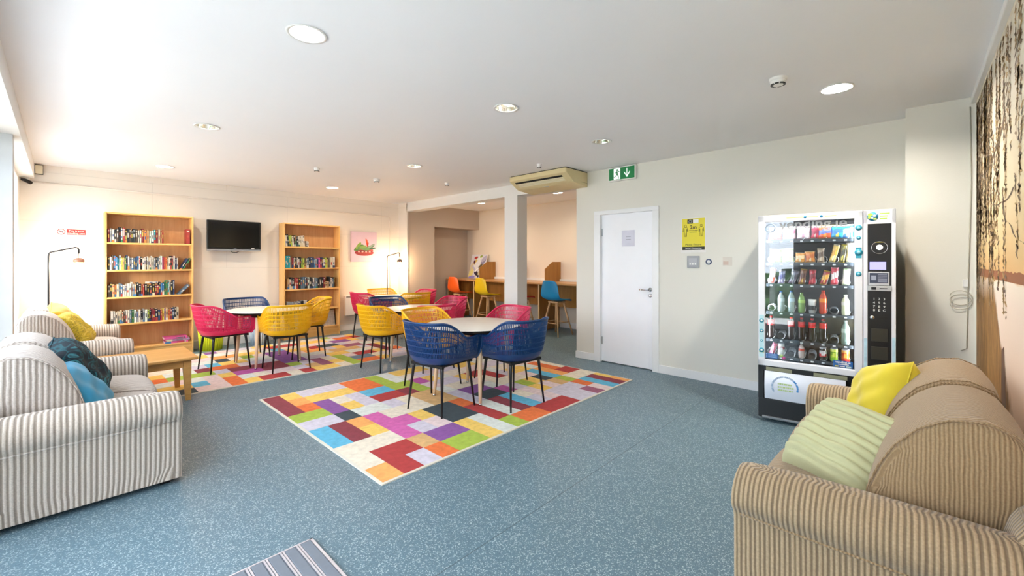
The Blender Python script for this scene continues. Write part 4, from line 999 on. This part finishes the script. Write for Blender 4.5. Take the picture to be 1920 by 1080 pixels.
# ------------------------------------------------------------ alcove: counter, dividers, stools, painting
CZ, CX0 = .975, 6.55
tag(MB().box((CX0, 2.31, CZ-.036), (7.295, 8.45, CZ), bev=.003).build('work_counter', m_countert), 'long brown work counter along the alcove wall', 'counter')
m_br = M('counter_edge_pale', '#d9b98c', .5)
for i, (y, lb) in enumerate(((8.42, 'brown end panel under the left end of the counter'), (7.46, 'brown support panel under the counter between the orange and yellow stools'), (6.47, 'brown support panel under the counter behind the column'), (5.5, 'brown support panel under the counter left of the blue stool'), (4.5, 'brown support panel under the right end of the counter'))):
    t = thing('counter_support', lb, 'panel', (CX0+.04, y, 0), 0, 'support panels under the counter')
    MB().box((.012, -.012, 0), (.68, .012, CZ-.037)).build('board', m_counter, t); MB().box((0, -.012, 0), (.012, .012, CZ-.037)).build('edging', m_br, t)
for i, (a, b, lb) in enumerate(((7.475, 8.40, 'orange'), (6.485, 7.445, 'yellow'), (5.515, 6.455, 'red'), (4.515, 5.485, 'blue'))):
    tag(MB().box((7.0, a, .47), (7.02, b, CZ-.037)).build('modesty_board', m_counter), 'brown back board under the counter behind the %s stool' % lb, 'board', 'back boards under the counter')
for y, lb in ((7.46, 'brown chamfered divider on the counter beside the abstract painting'), (6.47, 'brown chamfered divider on the counter behind the column'), (5.48, 'brown chamfered divider on the counter above the blue stool')):
    g = MB(); pr = [(6.77, CZ), (7.295, CZ), (7.295, 1.39), (7.02, 1.39), (6.77, 1.24)]; n = 5
    g.add([(x, y-.009, z) for x, z in pr]+[(x, y+.009, z) for x, z in pr], [tuple(range(n)), tuple(range(n, 2*n))]+[(i, (i+1) % n, n+(i+1) % n, n+i) for i in range(n)])
    tag(g.build('counter_divider', m_counter), lb, 'divider', 'dividers on the counter')
tag(MB().box((7.255, 2.4, CZ), (7.298, 8.3, CZ+.05), bev=.003).build('socket_trunking', m_white), 'white socket trunking along the wall behind the counter', 'trunking')
t = thing('abstract_painting', 'unframed abstract painting of white, yellow and purple leaning on the counter', 'painting', (7.06, 7.93, CZ+.001))
g = MB(); g.T = Matrix.Rotation(math.radians(14), 4, 'Y'); g.box((0, -.28, 0), (.02, .28, .61)); g.build('canvas', m_white, t)
g = MB(); g.T = Matrix.Rotation(math.radians(14), 4, 'Y'); rr = random.Random(4)
def sblob(a, z, ra, rb, col, ang, k):
    c = [(-.0006-.0003*k, -(a+ra*math.cos(q)*math.cos(ang)-rb*math.sin(q)*math.sin(ang)), z+ra*math.cos(q)*math.sin(ang)+rb*math.sin(q)*math.cos(ang)) for q in [2*PI*j/12 for j in range(12)]]
    g.add([(x, max(-.28, min(.28, y)), max(0, min(.61, z))) for x, y, z in c], [tuple(range(12))], 0, C3(col))
g.add([(-.0004, .28, 0), (-.0004, -.28, 0), (-.0004, -.28, .61), (-.0004, .28, .61)], [(0, 1, 2, 3)], 0, C3('#e3dfe6'))
for k, q in enumerate(((-.2, .15, .16, .08, '#e9d98a', 1.3), (-.22, .3, .12, .05, '#d8ccb0', 1.2), (-.05, .45, .14, .06, '#e8c65a', .9), (.02, .52, .1, .05, '#eef0ea', .4), (.17, .42, .16, .06, '#8a86a6', .9), (.2, .5, .12, .05, '#b9b2c8', .7), (-.1, .53, .07, .03, '#b5302a', .2), (-.14, .42, .03, .05, '#5a2030', 0), (-.02, .33, .16, .1, '#f0eef0', 1.0), (.1, .3, .1, .04, '#6a5a3a', .8), (-.02, .14, .08, .05, '#3a2a4a', -.8), (.05, .1, .09, .04, '#1f1c30', -.9), (-.1, .24, .12, .03, '#c8c4d8', -.7), (.15, .2, .14, .05, '#d8c9a0', .9), (-.15, .03, .12, .04, '#9a8ed0', .1), (.08, .56, .05, .03, '#9fb04a', .3), (.0, .22, .1, .02, '#ffffff', .6), (.2, .08, .1, .04, '#a9a0c4', .3))): sblob(*q, k+1)
g.build('paint', vcol('acrylic_paint', .45, .12, 40), t)
def make_stool(mat):
    t = thing('bar_stool', '', 'stool', (0, 0, 0), 0, 'moulded bar stools at the counter')
    path = [(-.275, 1.035, .15, 0), (-.262, 1.03, .168, .0), (-.25, .96, .195, .0), (-.235, .86, .215, .01), (-.215, .76, .228, .02), (-.18, .69, .23, .03), (-.1, .662, .215, .035), (0, .655, .215, .03), (.1, .66, .21, .022), (.18, .668, .2, .01), (.215, .66, .19, .0), (.225, .645, .185, 0)]
    rows = []
    for x, z, hw, curl in path:
        back = ss(.72, .95, z); r_ = []
        for k in range(13):
            f = -1+k/6; r_.append((x+back*.05*abs(f)**2.2, f*hw, z+curl*abs(f)**3+(-.025*back*abs(f)**6)))
        rows.append(r_)
    shade(MB().grid(rows).build('seat_shell', mat, t), 1, 0, .022, 0)
    MB().box((-.12, -.12, .61), (.12, .12, .64), bev=.008).build('seat_mount', m_stoolw, t)
    F = [(sx, sy) for sx in (-1, 1) for sy in (-1, 1)]
    for sx, sy in F: MB().tube([(sx*.09, sy*.09, .63), (sx*.15, sy*.15, .3), (sx*.215, sy*.215, 0)], [.02, .018, .012], 12).build('leg', m_stoolw, t)
    at = lambda z: .09+(.63-z)/.63*.125
    for z, ax in ((.235, 0), (.235, 1)):
        for s_ in (-1, 1):
            a = at(z); p, q = ((-a, s_*a), (a, s_*a)) if ax else ((s_*a, -a), (s_*a, a))
            MB().tube([(*p, z+.015*ax), (*q, z+.015*ax)], .009, 8).build('rung', m_stoolw if not ax else m_stoolw, t)
    return t
so = make_stool(M('orange_seat', '#f0611c', .4)); so.location = (6.5, 7.83, 0); so.rotation_euler = (0, 0, math.radians(-3)); so['label'] = 'bar stool with orange moulded seat at the left end of the counter'
mo = MATS['orange_seat']
dup(so, 'bar stool with yellow moulded seat at the counter, left of the column', (6.5, 6.88, 0), math.radians(-5), {mo: M('yellow_seat', '#eec40e', .4)})
dup(so, 'bar stool with red moulded seat mostly hidden behind the column', (6.55, 5.93, 0), math.radians(-10), {mo: M('red_seat', '#c8352a', .4)})
dup(so, 'bar stool with bright blue moulded seat at the right of the column', (6.5, 4.97, 0), math.radians(-3), {mo: M('blue_seat', '#178ac2', .4)})

# ------------------------------------------------------------ vending machine
VA = math.radians(-83.1)
vm = thing('vending_machine', 'tall snack vending machine with white frame and glass front at the right-hand wall', 'vending machine', (4.236, 1.009, 0), VA)
vb = M('vending_black', '#121316', .35, var=.05); vw = M('vending_white', '#e4e5ea', .3, var=.02); vdark = M('vending_interior', '#26282c', .5)
DP = .79
cbm = MB().box((0, .05, .04), (.012, DP, 1.79)).box((.898, .05, .04), (.91, DP, 1.79)).box((0, DP-.012, .04), (.91, DP, 1.79)).box((0, .05, 1.778), (.91, DP, 1.79)).box((.69, .06, .04), (.705, DP, 1.78))
cbm.box((.012, .06, .47), (.69, DP-.012, .485)); cbm.build('cabinet', vb, vm)
MB().box((.06, .72, .49), (.64, .73, 1.77)).build('rear_wall', vdark, vm)
MB().box((.0, .0, .2), (.04, .06, .486)).box((.68, .0, .0), (.715, .06, .486)).box((0, 0, .445), (.715, .06, .486)).box((0, .01, .03), (.715, .06, .2), bev=.006).box((.04, .04, .2), (.68, .06, .45)).build('lower_front', vb, vm)
MB().box((.03, -.012, .03), (.70, .012, .05), bev=.004).build('kick_strip', M('dull_silver', '#7c8084', .4, .6), vm)
for xa, xb in ((.06, .25), (.4, .62)): MB().box((xa, .003, .448), (xb, -.003, .478)).build('inlet_trim', M('olive_grey_trim', '#8a8a70', .5), vm)
dm = MB().box((0, 0, .486), (.05, .055, 1.80), bev=.004).box((.665, 0, .486), (.715, .055, 1.80), bev=.004).box((0, 0, 1.742), (.715, .055, 1.80), bev=.004).box((0, 0, .486), (.715, .055, .535), bev=.004)
dr = dm.build('door_frame', vw, vm)
MB().box((.048, .018, .533), (.667, .024, 1.744)).build('glass_pane', glassy('vending_glass', (.96, .98, .99), .025), dr)
cm = MB().box((.719, 0, .03), (.745, .055, 1.80), bev=.003).box((.885, 0, .03), (.91, .055, 1.80), bev=.003).box((.719, 0, 1.69), (.91, .055, 1.80), bev=.003).box((.73, .01, .03), (.90, .055, 1.7))
cpn = cm.build('control_column', vw, vm)
MB().box((.745, .004, .04), (.885, .012, 1.69)).build('black_fascia', vb, cpn)
lg = MB(); lg.T = Matrix.Translation((.815, .003, 1.506)) @ Matrix.Rotation(PI/2, 4, 'X')
lg.tube([(.047*math.cos(k*PI/18), .047*math.sin(k*PI/18), 0) for k in range(36)], .0022, 6, closed=True); lg.build('reader_ring', m_chrome, cpn)
lg = MB(); lg.T = Matrix.Translation((.815, .004, 1.508)) @ Matrix.Rotation(PI/2, 4, 'X'); lg.lathe([(0, .004), (.017, .003), (.02, 0)], 24); lg.build('reader_light', emitter('reader_white', (1, .97, .9), 1.6), cpn)
MB().box((.79, .0035, 1.545), (.84, .0025, 1.551)).build('reader_bar', M('reader_yellow', '#c8b43a', .5), cpn)
MB().box((.757, .0035, 1.335), (.853, .0, 1.396)).build('display_screen', emitter('lilac_screen', (.42, .40, .95), 1.0), cpn)
MB().box((.748, .003, 1.215), (.872, -.004, 1.318), bev=.002).build('notice_frame', M('silver_frame', '#c6c8cc', .4, .3), cpn)
MB().box((.756, -.0045, 1.232), (.865, -.0055, 1.31)).build('notice_panel', M('slate_notice', '#3b4258', .5), cpn)
q = MB()
for k in range(6): q.box((.805, -.0055, 1.24+k*.011), (.858, -.006, 1.244+k*.011))
q.box((.765, -.0055, 1.255), (.795, -.006, 1.29)); q.build('notice_lines', M('notice_grey', '#9aa0b4', .6), cpn)
MB().box((.745, .005, 1.172), (.885, -.01, 1.212), bev=.003).build('coin_ledge', M('silver_ledge', '#b8babd', .35, .4), cpn)
MB().box((.765, -.0105, 1.18), (.795, -.0115, 1.2)).box((.815, -.0105, 1.188), (.86, -.0115, 1.194)).build('note_slot', m_blackpl, cpn)
keyc = M('key_print', '#d8d8d4', .6)
for r_, rw in enumerate(('123', '456', '789', '0EC')):
    for c_, s_ in enumerate(rw): text('keypad_digit', s_, .024, keyc, cpn, frame_on((.783+c_*.03, .003, 1.108-r_*.029), (1, 0, 0)), .0004, bold=.0004)
kn = MB(); kn.T = Matrix.Translation((.772, .004, .965)) @ Matrix.Rotation(PI/2, 4, 'X'); kn.lathe([(0, .014), (.014, .012), (.016, 0)], 20); kn.build('coin_button', m_chrome, cpn)
MB().box((.80, .0045, .955), (.86, .0035, .972)).build('coin_slot', m_blackpl, cpn)
MB().box((.765, .004, .78), (.865, -.002, .88), bev=.003).box((.765, .004, .64), (.865, -.002, .74), bev=.003).build('return_flap', M('smoked_plastic', '#33322c', .3), cpn)
teal = M('teal_sticker', '#2a93ae', .5); lgreen = M('leaf_green_sticker', '#a7c94e', .5); aqua = M('aqua_sticker', '#8fd0e0', .5)
def disc(nm, x, z, r_, mat, par, y=-.0012, yth=.0006, n=24):
    o = MB(); o.T = Matrix.Translation((x, y, z)) @ Matrix.Rotation(PI/2, 4, 'X'); o.lathe([(0, yth), (r_, yth), (r_, 0)], n); return o.build(nm, mat, par)
gb = disc('globe_sticker', .775, 1.748, .034, M('globe_blue', '#2f86b4', .5), cpn)
blo = MB()
for a, z, ra, rb in ((-.015, .015, .016, .012), (-.02, -.006, .01, .012), (.012, -.02, .012, .007)): blo.add([(.775+a+ra*math.cos(k*PI/6), -.0022, 1.748+z+rb*math.sin(k*PI/6)) for k in range(12)], [tuple(range(12))])
blo.build('globe_land', lgreen, gb)
blo = MB()
for a, z, ra in ((.01, .006, .009), (.022, .018, .005), (-.004, -.01, .007)): blo.add([(.775+a+ra*math.cos(k*PI/6), -.0026, 1.748+z+ra*math.sin(k*PI/6)) for k in range(12)], [tuple(range(12))])
blo.build('globe_bubbles', m_white, gb)
for k, ww in enumerate((.058, .046, .042)): MB().box((.817, -.0008, 1.764-k*.02), (.817+ww, 0, 1.773-k*.02)).build('slogan_print', lgreen, cpn)
for i, (z, r_) in enumerate(((1.665, .022), (1.585, .015), (1.47, .026), (1.30, .019))):
    d_ = disc('round_sticker', .69, z, r_, teal, dr); disc('sticker_dot', .69, z, r_*.45, aqua, d_, -.002)
MB().box((.672, -.0012, 1.425), (.708, 0, 1.51)).build('sticker_band', teal, dr)
MB().box((.008, -.0012, .56), (.044, 0, .93)).build('sticker_band', M('pale_aqua_band', '#bfe3ea', .5), dr)
for z, r_ in ((.88, .019), (.79, .016), (.705, .01), (.62, .02)):
    d_ = disc('round_sticker', .026, z, r_, teal, dr, -.0018); disc('sticker_dot', .026, z, r_*.45, M('white_dot', '#eef4f4', .5), d_, -.0026)
MB().box((.008, -.002, .6), (.044, -.0012, .612)).build('sticker_band', lgreen, dr)
MB().box((.21, -.0012, 1.766), (.33, 0, 1.776)).box((.355, -.0012, 1.766), (.43, 0, 1.776)).box((.475, -.0012, 1.766), (.55, 0, 1.776)).build('slogan_band', M('pale_green_print', '#cfd98e', .5), dr)
for x in (.342, .452): disc('round_sticker', x, 1.771, .011, M('globe_blue', '#2f86b4', .5), dr)
MB().box((.722, -.0012, .25), (.742, 0, .80)).box((.888, -.0012, .35), (.908, 0, .82)).build('water_sticker', M('ice_water_print', '#b7d6ea', .4, var=.35, vscale=18), cpn)
txt = M('frosted_lettering', '#a9abad', .5)
text('shop_lettering', 'vending.ie', .116, txt, dr, frame_on((.39, .0172, 1.712), (1, 0, 0)), .0004, bold=.0014)
ci = MB(); ci.T = Matrix.Translation((.09, .0262, 1.69)) @ Matrix.Rotation(PI/2, 4, 'X'); ci.tube([(.034*math.cos(k*PI/14), .034*math.sin(k*PI/14), 0) for k in range(28)], .008, 6, closed=True); ci.build('round_logo', M('slate_logo', '#5d7686', .5), dr)
bl = M('royal_blue_sticker', '#1d5c9e', .45)
s1 = MB().box((.53, .0165, .545), (.655, .0178, .598)).build('blue_sticker', bl, dr)
text('sticker_text', 'vending.ie', .024, m_white, s1, frame_on((.5925, .016, .586), (1, 0, 0)), .0003, bold=.0006)
for xa, xb, cc in ((.54, .565, '#e6cf4a'), (.572, .605, '#d8dce0'), (.612, .645, '#c8e0d4')): MB().box((xa, .0155, .549), (xb, .0165, .557)).build('sticker_line', M('line_'+cc, cc, .5), s1)
MB().box((.56, .0155, .566), (.63, .0165, .572)).build('sticker_line', m_white, s1)
s2 = MB().box((.056, .0165, .553), (.145, .0178, .597)).build('blue_sticker', bl, dr)
q = MB()
for k in range(4): q.box((.075, .0155, .56+k*.009), (.14, .0165, .564+k*.009))
for k in range(3): q.box((.059, .0155, .558+k*.013), (.069, .0165, .567+k*.013))
q.build('sticker_text', M('pale_blue_print', '#8fb2dc', .5), s2)
disc('fruit_sticker', .172, .583, .014, M('lime_print', '#9cc07a', .5), dr, .0165); disc('fruit_sticker', .19, .566, .013, M('magenta_print', '#b04a86', .5), dr, .0165)
# delivery flap with ring of letters
fl = MB(); rows = []
for k in range(9):
    z = .205+.24*k/8; y = .0-.022*math.sin(PI*k/8)
    rows.append([(.05, y, z), (.06, y-.004, z), (.6, y-.004, z), (.61, y, z)])
fl.grid(rows); fl.grid([[(p[0], .03, p[2]) for p in r_] for r_ in rows])
fo = fl.build('delivery_flap', M('flap_white', '#dfe3ee', .28), vm)
for k in range(30):      # ring of lettering, too small to read
    a = math.radians(208-k*7.6); x, z = .20+.092*math.cos(a), .322+.088*math.sin(a); yy = -.022*math.sin(PI*(z-.205)/.24)-.0055
    g = MB(); g.T = Matrix.Translation((x, yy, z)) @ Matrix.Rotation(-(a-PI/2), 4, 'Y'); wd = (.004, .006, .005)[k % 3]
    g.box((-wd, -.0006, -.007), (wd, .0, .007)); g.build('ring_mark', M('ring_blue_%d' % (k > 20), '#2f86c8' if k > 20 else '#9fb4cc', .5), fo)
for k in range(3):
    z = .35-k*.026; yy = -.022*math.sin(PI*(z-.205)/.24)-.0055; a_ = .15; g = MB()
    while a_ < .25: wd = .008+.004*((int(a_*1000)+k) % 3); g.box((a_, yy-.0006, z-.007), (a_+wd, yy, z+.007)); a_ += wd+.003
    g.build('green_print', M('flap_green', '#b8cf8c', .5), fo)
# trays
TZ = [1.585, 1.385, 1.2, .955, .715, .565]
for z in TZ:
    tr = MB().box((.055, .075, z-.006), (.66, .70, z)).build('tray', vb, vm)
    MB().box((.055, .07, z-.022), (.66, .075, z+.004)).build('tray_edge', M('smoked_edge', '#3c4248', .25), tr)
    q = MB()
    for k in range(8): q.box((.083+k*.074, .0685, z-.018), (.103+k*.074, .07, z-.006))
    q.build('price_tags', M('price_white', '#dfe2e4', .5), tr)
MB().box((.07, .062, 1.75), (.65, .078, 1.76)).build('led_strip', emitter('led_white', (.9, .95, 1), 85), vm)
MB().box((.672, .058, .6), (.678, .066, 1.7)).build('led_strip', emitter('led_white', (.9, .95, 1), 60), vm)
MB().box((.036, .058, .6), (.042, .066, 1.7)).build('led_strip', MATS['led_white'], vm)
COL = [.09+.0745*i for i in range(8)]
cs = MB(); pts = []
for k in range(16*4+1):
    a = 2*PI*k/16-PI/2; pts.append((.029*math.cos(a), .048*k/16, .031+.029*math.sin(a)))
cs.tube(pts, .0018, 5)
c0 = cs.build('coil', M('coil_steel', '#d5d8dc', .25, .8), vm); c0.location = (COL[0], .085, TZ[1]); first = True
for z in TZ:
    for i, x in enumerate(COL):
        if z == TZ[0] and i % 2 == 0: continue
        if first: c0.location = (x, .085, z); first = False; continue
        c = c0.copy(); S.collection.objects.link(c); c.parent = vm; c.location = (x, .085, z)
VMW = Matrix.Translation((4.236, 1.009, 0)) @ Matrix.Rotation(VA, 4, 'Z')
def put(o, x, y, z, tilt=0):
    o.location = VMW @ Vector((x, y, z)); o.rotation_euler = (0, 0, VA)
    if tilt:
        o.rotation_euler = (VMW.to_3x3() @ Matrix.Rotation(math.radians(tilt), 3, 'Y')).to_euler()
mpk = vcol('wrapper_print', .28, .1, 60, coat=.5)
def packet(nm, x, z, w_, h_, th, cols, label, cat, tilt=0, y=.108, grp=None):
    m = MB(); n = 10; k = 14
    c = [C3(q) for q in cols]
    for sg in (-1, 1):
        for i in range(n):
            for j in range(k):
                def P3(i, j):
                    a, b = -1+2*i/n, j/k; e = max(0, (1-a**4)*(1-(2*b-1)**6))**.5
                    cr = .96+.04*math.cos(b*2*PI)
                    return (a*w_/2*cr, sg*th*e+.0015*math.sin(a*9+b*7), b*h_)
                b = (j+.5)/k; a = -1+2*(i+.5)/n
                cc = c[0]
                if b > .9 or b < .07: cc = c[1] if len(c) > 2 else c[0]
                elif abs(b-.55-.1*a) < .16: cc = c[-1]
                elif (a*.5)**2+(b-.28)**2 < .02: cc = c[1]
                m.add([P3(i, j), P3(i+1, j), P3(i+1, j+1), P3(i, j+1)], [(0, 1, 2, 3)], 0, cc, True)
    put(tag(m.build(nm, mpk), label, cat, grp), x, y, z+.001, tilt)
def bottle(nm, x, z, r_, h_, liquid, band, cap, label, cat='bottle', y=.112, glass=False, bands=(.55, .78)):
    m = MB(); pr = [(0, 0), (r_*.8, 0), (r_, .06), (r_*.97, .3), (r_, .5), (r_, .66), (r_*.8, .78), (r_*.42, .88), (r_*.4, .93)]
    m.lathe([(a, b*h_ if i else 0) for i, (a, b) in enumerate(pr)], 18, (0, 0, 0), 0, C3(liquid))
    m.lathe([(r_*1.02, bands[0]*h_*.9), (r_*1.02, bands[1]*h_*.84)], 18, (0, 0, 0), 0, C3(band))
    m.lathe([(r_*.46, .92*h_), (r_*.46, .995*h_), (0, h_)], 14, (0, 0, 0), 0, C3(cap))
    mm = vcol('drink_plastic', .15, .05, 30, coat=.6)
    put(tag(m.build(nm, mm), label, cat), x, y, z+.001)
def can(nm, x, z, cols, label, r_=.0265, h_=.118, y=.112):
    m = MB(); c = [C3(q) for q in cols]
    m.lathe([(0, .003), (r_*.75, 0), (r_*.98, .01)], 22, (0, 0, 0), 0, C3('#b8bcc0'))
    zs = [.01, .035, .06, .085, h_-.012]
    for i in range(4): m.lathe([(r_, zs[i]), (r_, zs[i+1])], 22, (0, 0, 0), 0, c[i % len(c)])
    m.lathe([(r_, h_-.012), (r_*.8, h_), (r_*.76, h_-.003), (0, h_-.003)], 22, (0, 0, 0), 0, C3('#c8ccd0'))
    m.add([(-.012, -r_-.0006, .045), (.012, -r_-.0006, .045), (.014, -r_-.0006, .075), (-.01, -r_-.0006, .08)], [(0, 1, 2, 3)], 0, c[-1])
    put(tag(m.build(nm, vcol('can_print', .2, .05, 30, coat=.5)), label, 'can'), x, y, z+.001)
z = TZ[0]
for x, w_, cs_, lb in ((.12, .105, ('#e05a40', '#f0e6e0', '#f2ece8'), 'red and white crisp packet at the left of the top vending row'),
                      (.225, .1, ('#e8c4cc', '#f2eef2', '#c86a80'), 'pale pink crisp packet, second in the top vending row'),
                      (.325, .095, ('#efe9ee', '#d8a0b4', '#e0b8c4'), 'white and pink crisp packet, third in the top vending row'),
                      (.405, .06, ('#b02a3e', '#d8d0c0', '#7a2236'), 'narrow crimson crisp packet in the top vending row'),
                      (.475, .105, ('#e2562a', '#f0a030', '#5a6aa8'), 'orange-red crisp packet with blue centre in the top vending row'),
                      (.555, .1, ('#2b9cc8', '#e8c84a', '#3a6ac0'), 'turquoise crisp packet in the top vending row'),
                      (.628, .085, ('#2a78c8', '#e8f0f0', '#cfe4c8'), 'blue crisp packet with pale centre at the right of the top vending row')):
    packet('crisp_packet', x, z, w_, .115, .018, cs_, lb, 'snack', R.uniform(-5, 5), grp='snacks in the top vending row')
z = TZ[1]
for x, w_, h_, cs_, lb, ti in ((.12, .095, .125, ('#b8d05a', '#eef0d8', '#dfe8b0'), 'pale green snack bag at the left of the second vending row', 3), (.215, .095, .13, ('#a8c83e', '#f0f2d0', '#e8efc0'), 'lime green snack bag, second in the second vending row', -3),
    (.3, .075, .09, ('#e8a04a', '#f0e0c0', '#f2d8a8'), 'short orange snack bag in the second vending row', 4), (.375, .075, .1, ('#d88a3a', '#f0d8a8', '#c86a2a'), 'amber snack bag left of the tan bar in the second vending row', -2),
    (.447, .052, .125, ('#b09a82', '#d8c8b0', '#6a5444'), 'tan and brown chocolate bar in the second vending row', 0), (.52, .046, .16, ('#e8c46a', '#f2ead8', '#e0a83a'), 'yellow leaning chocolate bar in the second vending row', 14),
    (.585, .042, .155, ('#6a6030', '#c8b43a', '#2c2a20'), 'dark gold chocolate bar in the second vending row', 8), (.64, .055, .165, ('#e8d8a8', '#f0e8d0', '#d8c080'), 'cream upright snack bar at the right of the second vending row', 2)):
    packet('snack_bag' if x < .4 else 'chocolate_bar', x, z, w_, h_, .012, cs_, lb, 'snack', ti)
z = TZ[2]
for x, cs_, lb, ti, h_ in zip(COL, (('#d86a5a', '#f2e8e8', '#f0dcd8'), ('#9a94c0', '#d8d4ea', '#6a64a0'), ('#7a788a', '#a8a4b0', '#4a4858'), ('#8a5a3a', '#d8b04a', '#6a3a28'), ('#c82a3e', '#e86a6a', '#8a1c2c'), ('#a82a24', '#e8c04a', '#d8a030'), ('#e0384a', '#f0a0a8', '#f0e4e0'), ('#e4e8cc', '#a8c890', '#f0f2e4')),
    ('red and white', 'lilac', 'grey leaning', 'brown and gold', 'crimson', 'dark red and yellow leaning', 'bright red', 'cream and green'), (8, 6, 18, 8, 2, 14, 2, 4), (.145, .12, .125, .135, .13, .125, .15, .14)):
    packet('chocolate_bar', x, z, .05, h_, .011, cs_, lb+' chocolate bar in the third vending row', 'snack', ti)
z = TZ[3]
for i, (lq, bd, cp, lb, h_) in {1: ('#a8b8bc', '#c8dce4', '#3a5a9a', 'clear water bottle, left one in the fourth vending row', .185), 2: ('#a4b4b8', '#bcd4e8', '#3a5a9a', 'clear water bottle, right one in the fourth vending row', .19), 3: ('#7aa05a', '#a8d06a', '#5a8a3a', 'green drink bottle in the fourth vending row', .175), 5: ('#c8401c', '#f08a2a', '#c8301c', 'orange-red drink bottle in the fourth vending row', .2), 7: ('#dfe3b8', '#f2f2e4', '#e8ecd0', 'white and green drink bottle at the right of the fourth vending row', .17)}.items():
    bottle('drink_bottle', COL[i], z, .027, h_, lq, bd, cp, lb)
m_ = MB().lathe([(0, 0), (.022, 0), (.029, .1), (.031, .12), (0, .122)], 20, (0, 0, 0), 0, C3('#e6e4e0')); m_.lathe([(.0265, .03), (.0285, .07)], 20, (0, 0, 0), 0, C3('#2a2c30'))
put(tag(m_.build('snack_pot', vcol('pot_print', .35, .05, 30)), 'white snack pot with dark band in the fourth vending row', 'pot'), COL[4], .112, z+.001)
z = TZ[4]
for i, lb in ((0, 'first'), (2, 'second'), (3, 'third'), (4, 'fourth'), (5, 'fifth')):
    bottle('cola_bottle', COL[i], z, .027, .20, '#1c0f0e', '#d02a2c', '#c8242a', 'dark cola bottle with red label, %s from the left in the fifth vending row' % lb, bands=(.66, .98))
bottle('drink_bottle', COL[7], z, .029, .2, '#7f958c', '#a9beb4', '#8fa09a', 'clear fizzy drink bottle at the right of the fifth vending row')
z = TZ[5]
packet('drink_carton', COL[0], z, .04, .12, .018, ('#d85a78', '#f0c8d0', '#e88a9a'), 'pink leaning pouch at the left of the bottom vending row', 'drink', 16)
can('drink_can', COL[1], z, ('#c8d0cc', '#d8dcd4', '#a84a54', '#e8e8e4'), 'pale can second from the left in the bottom vending row')
bottle('small_bottle', COL[3], z, .022, .13, '#d8c8c0', '#c85a4a', '#e8e4e0', 'small white and pink bottle in the bottom vending row')
can('drink_can', COL[5], z, ('#1c1a20', '#b4303c', '#e0dcdc'), 'black, red and white can in the bottom vending row')
can('drink_can', COL[6], z, ('#8fc43a', '#b4d83c', '#7aa82a', '#dce85a'), 'lime green can in the bottom vending row')
can('drink_can', COL[7], z, ('#c8342a', '#e2682a', '#d84a24', '#f0a24a'), 'orange-red can at the right of the bottom vending row')
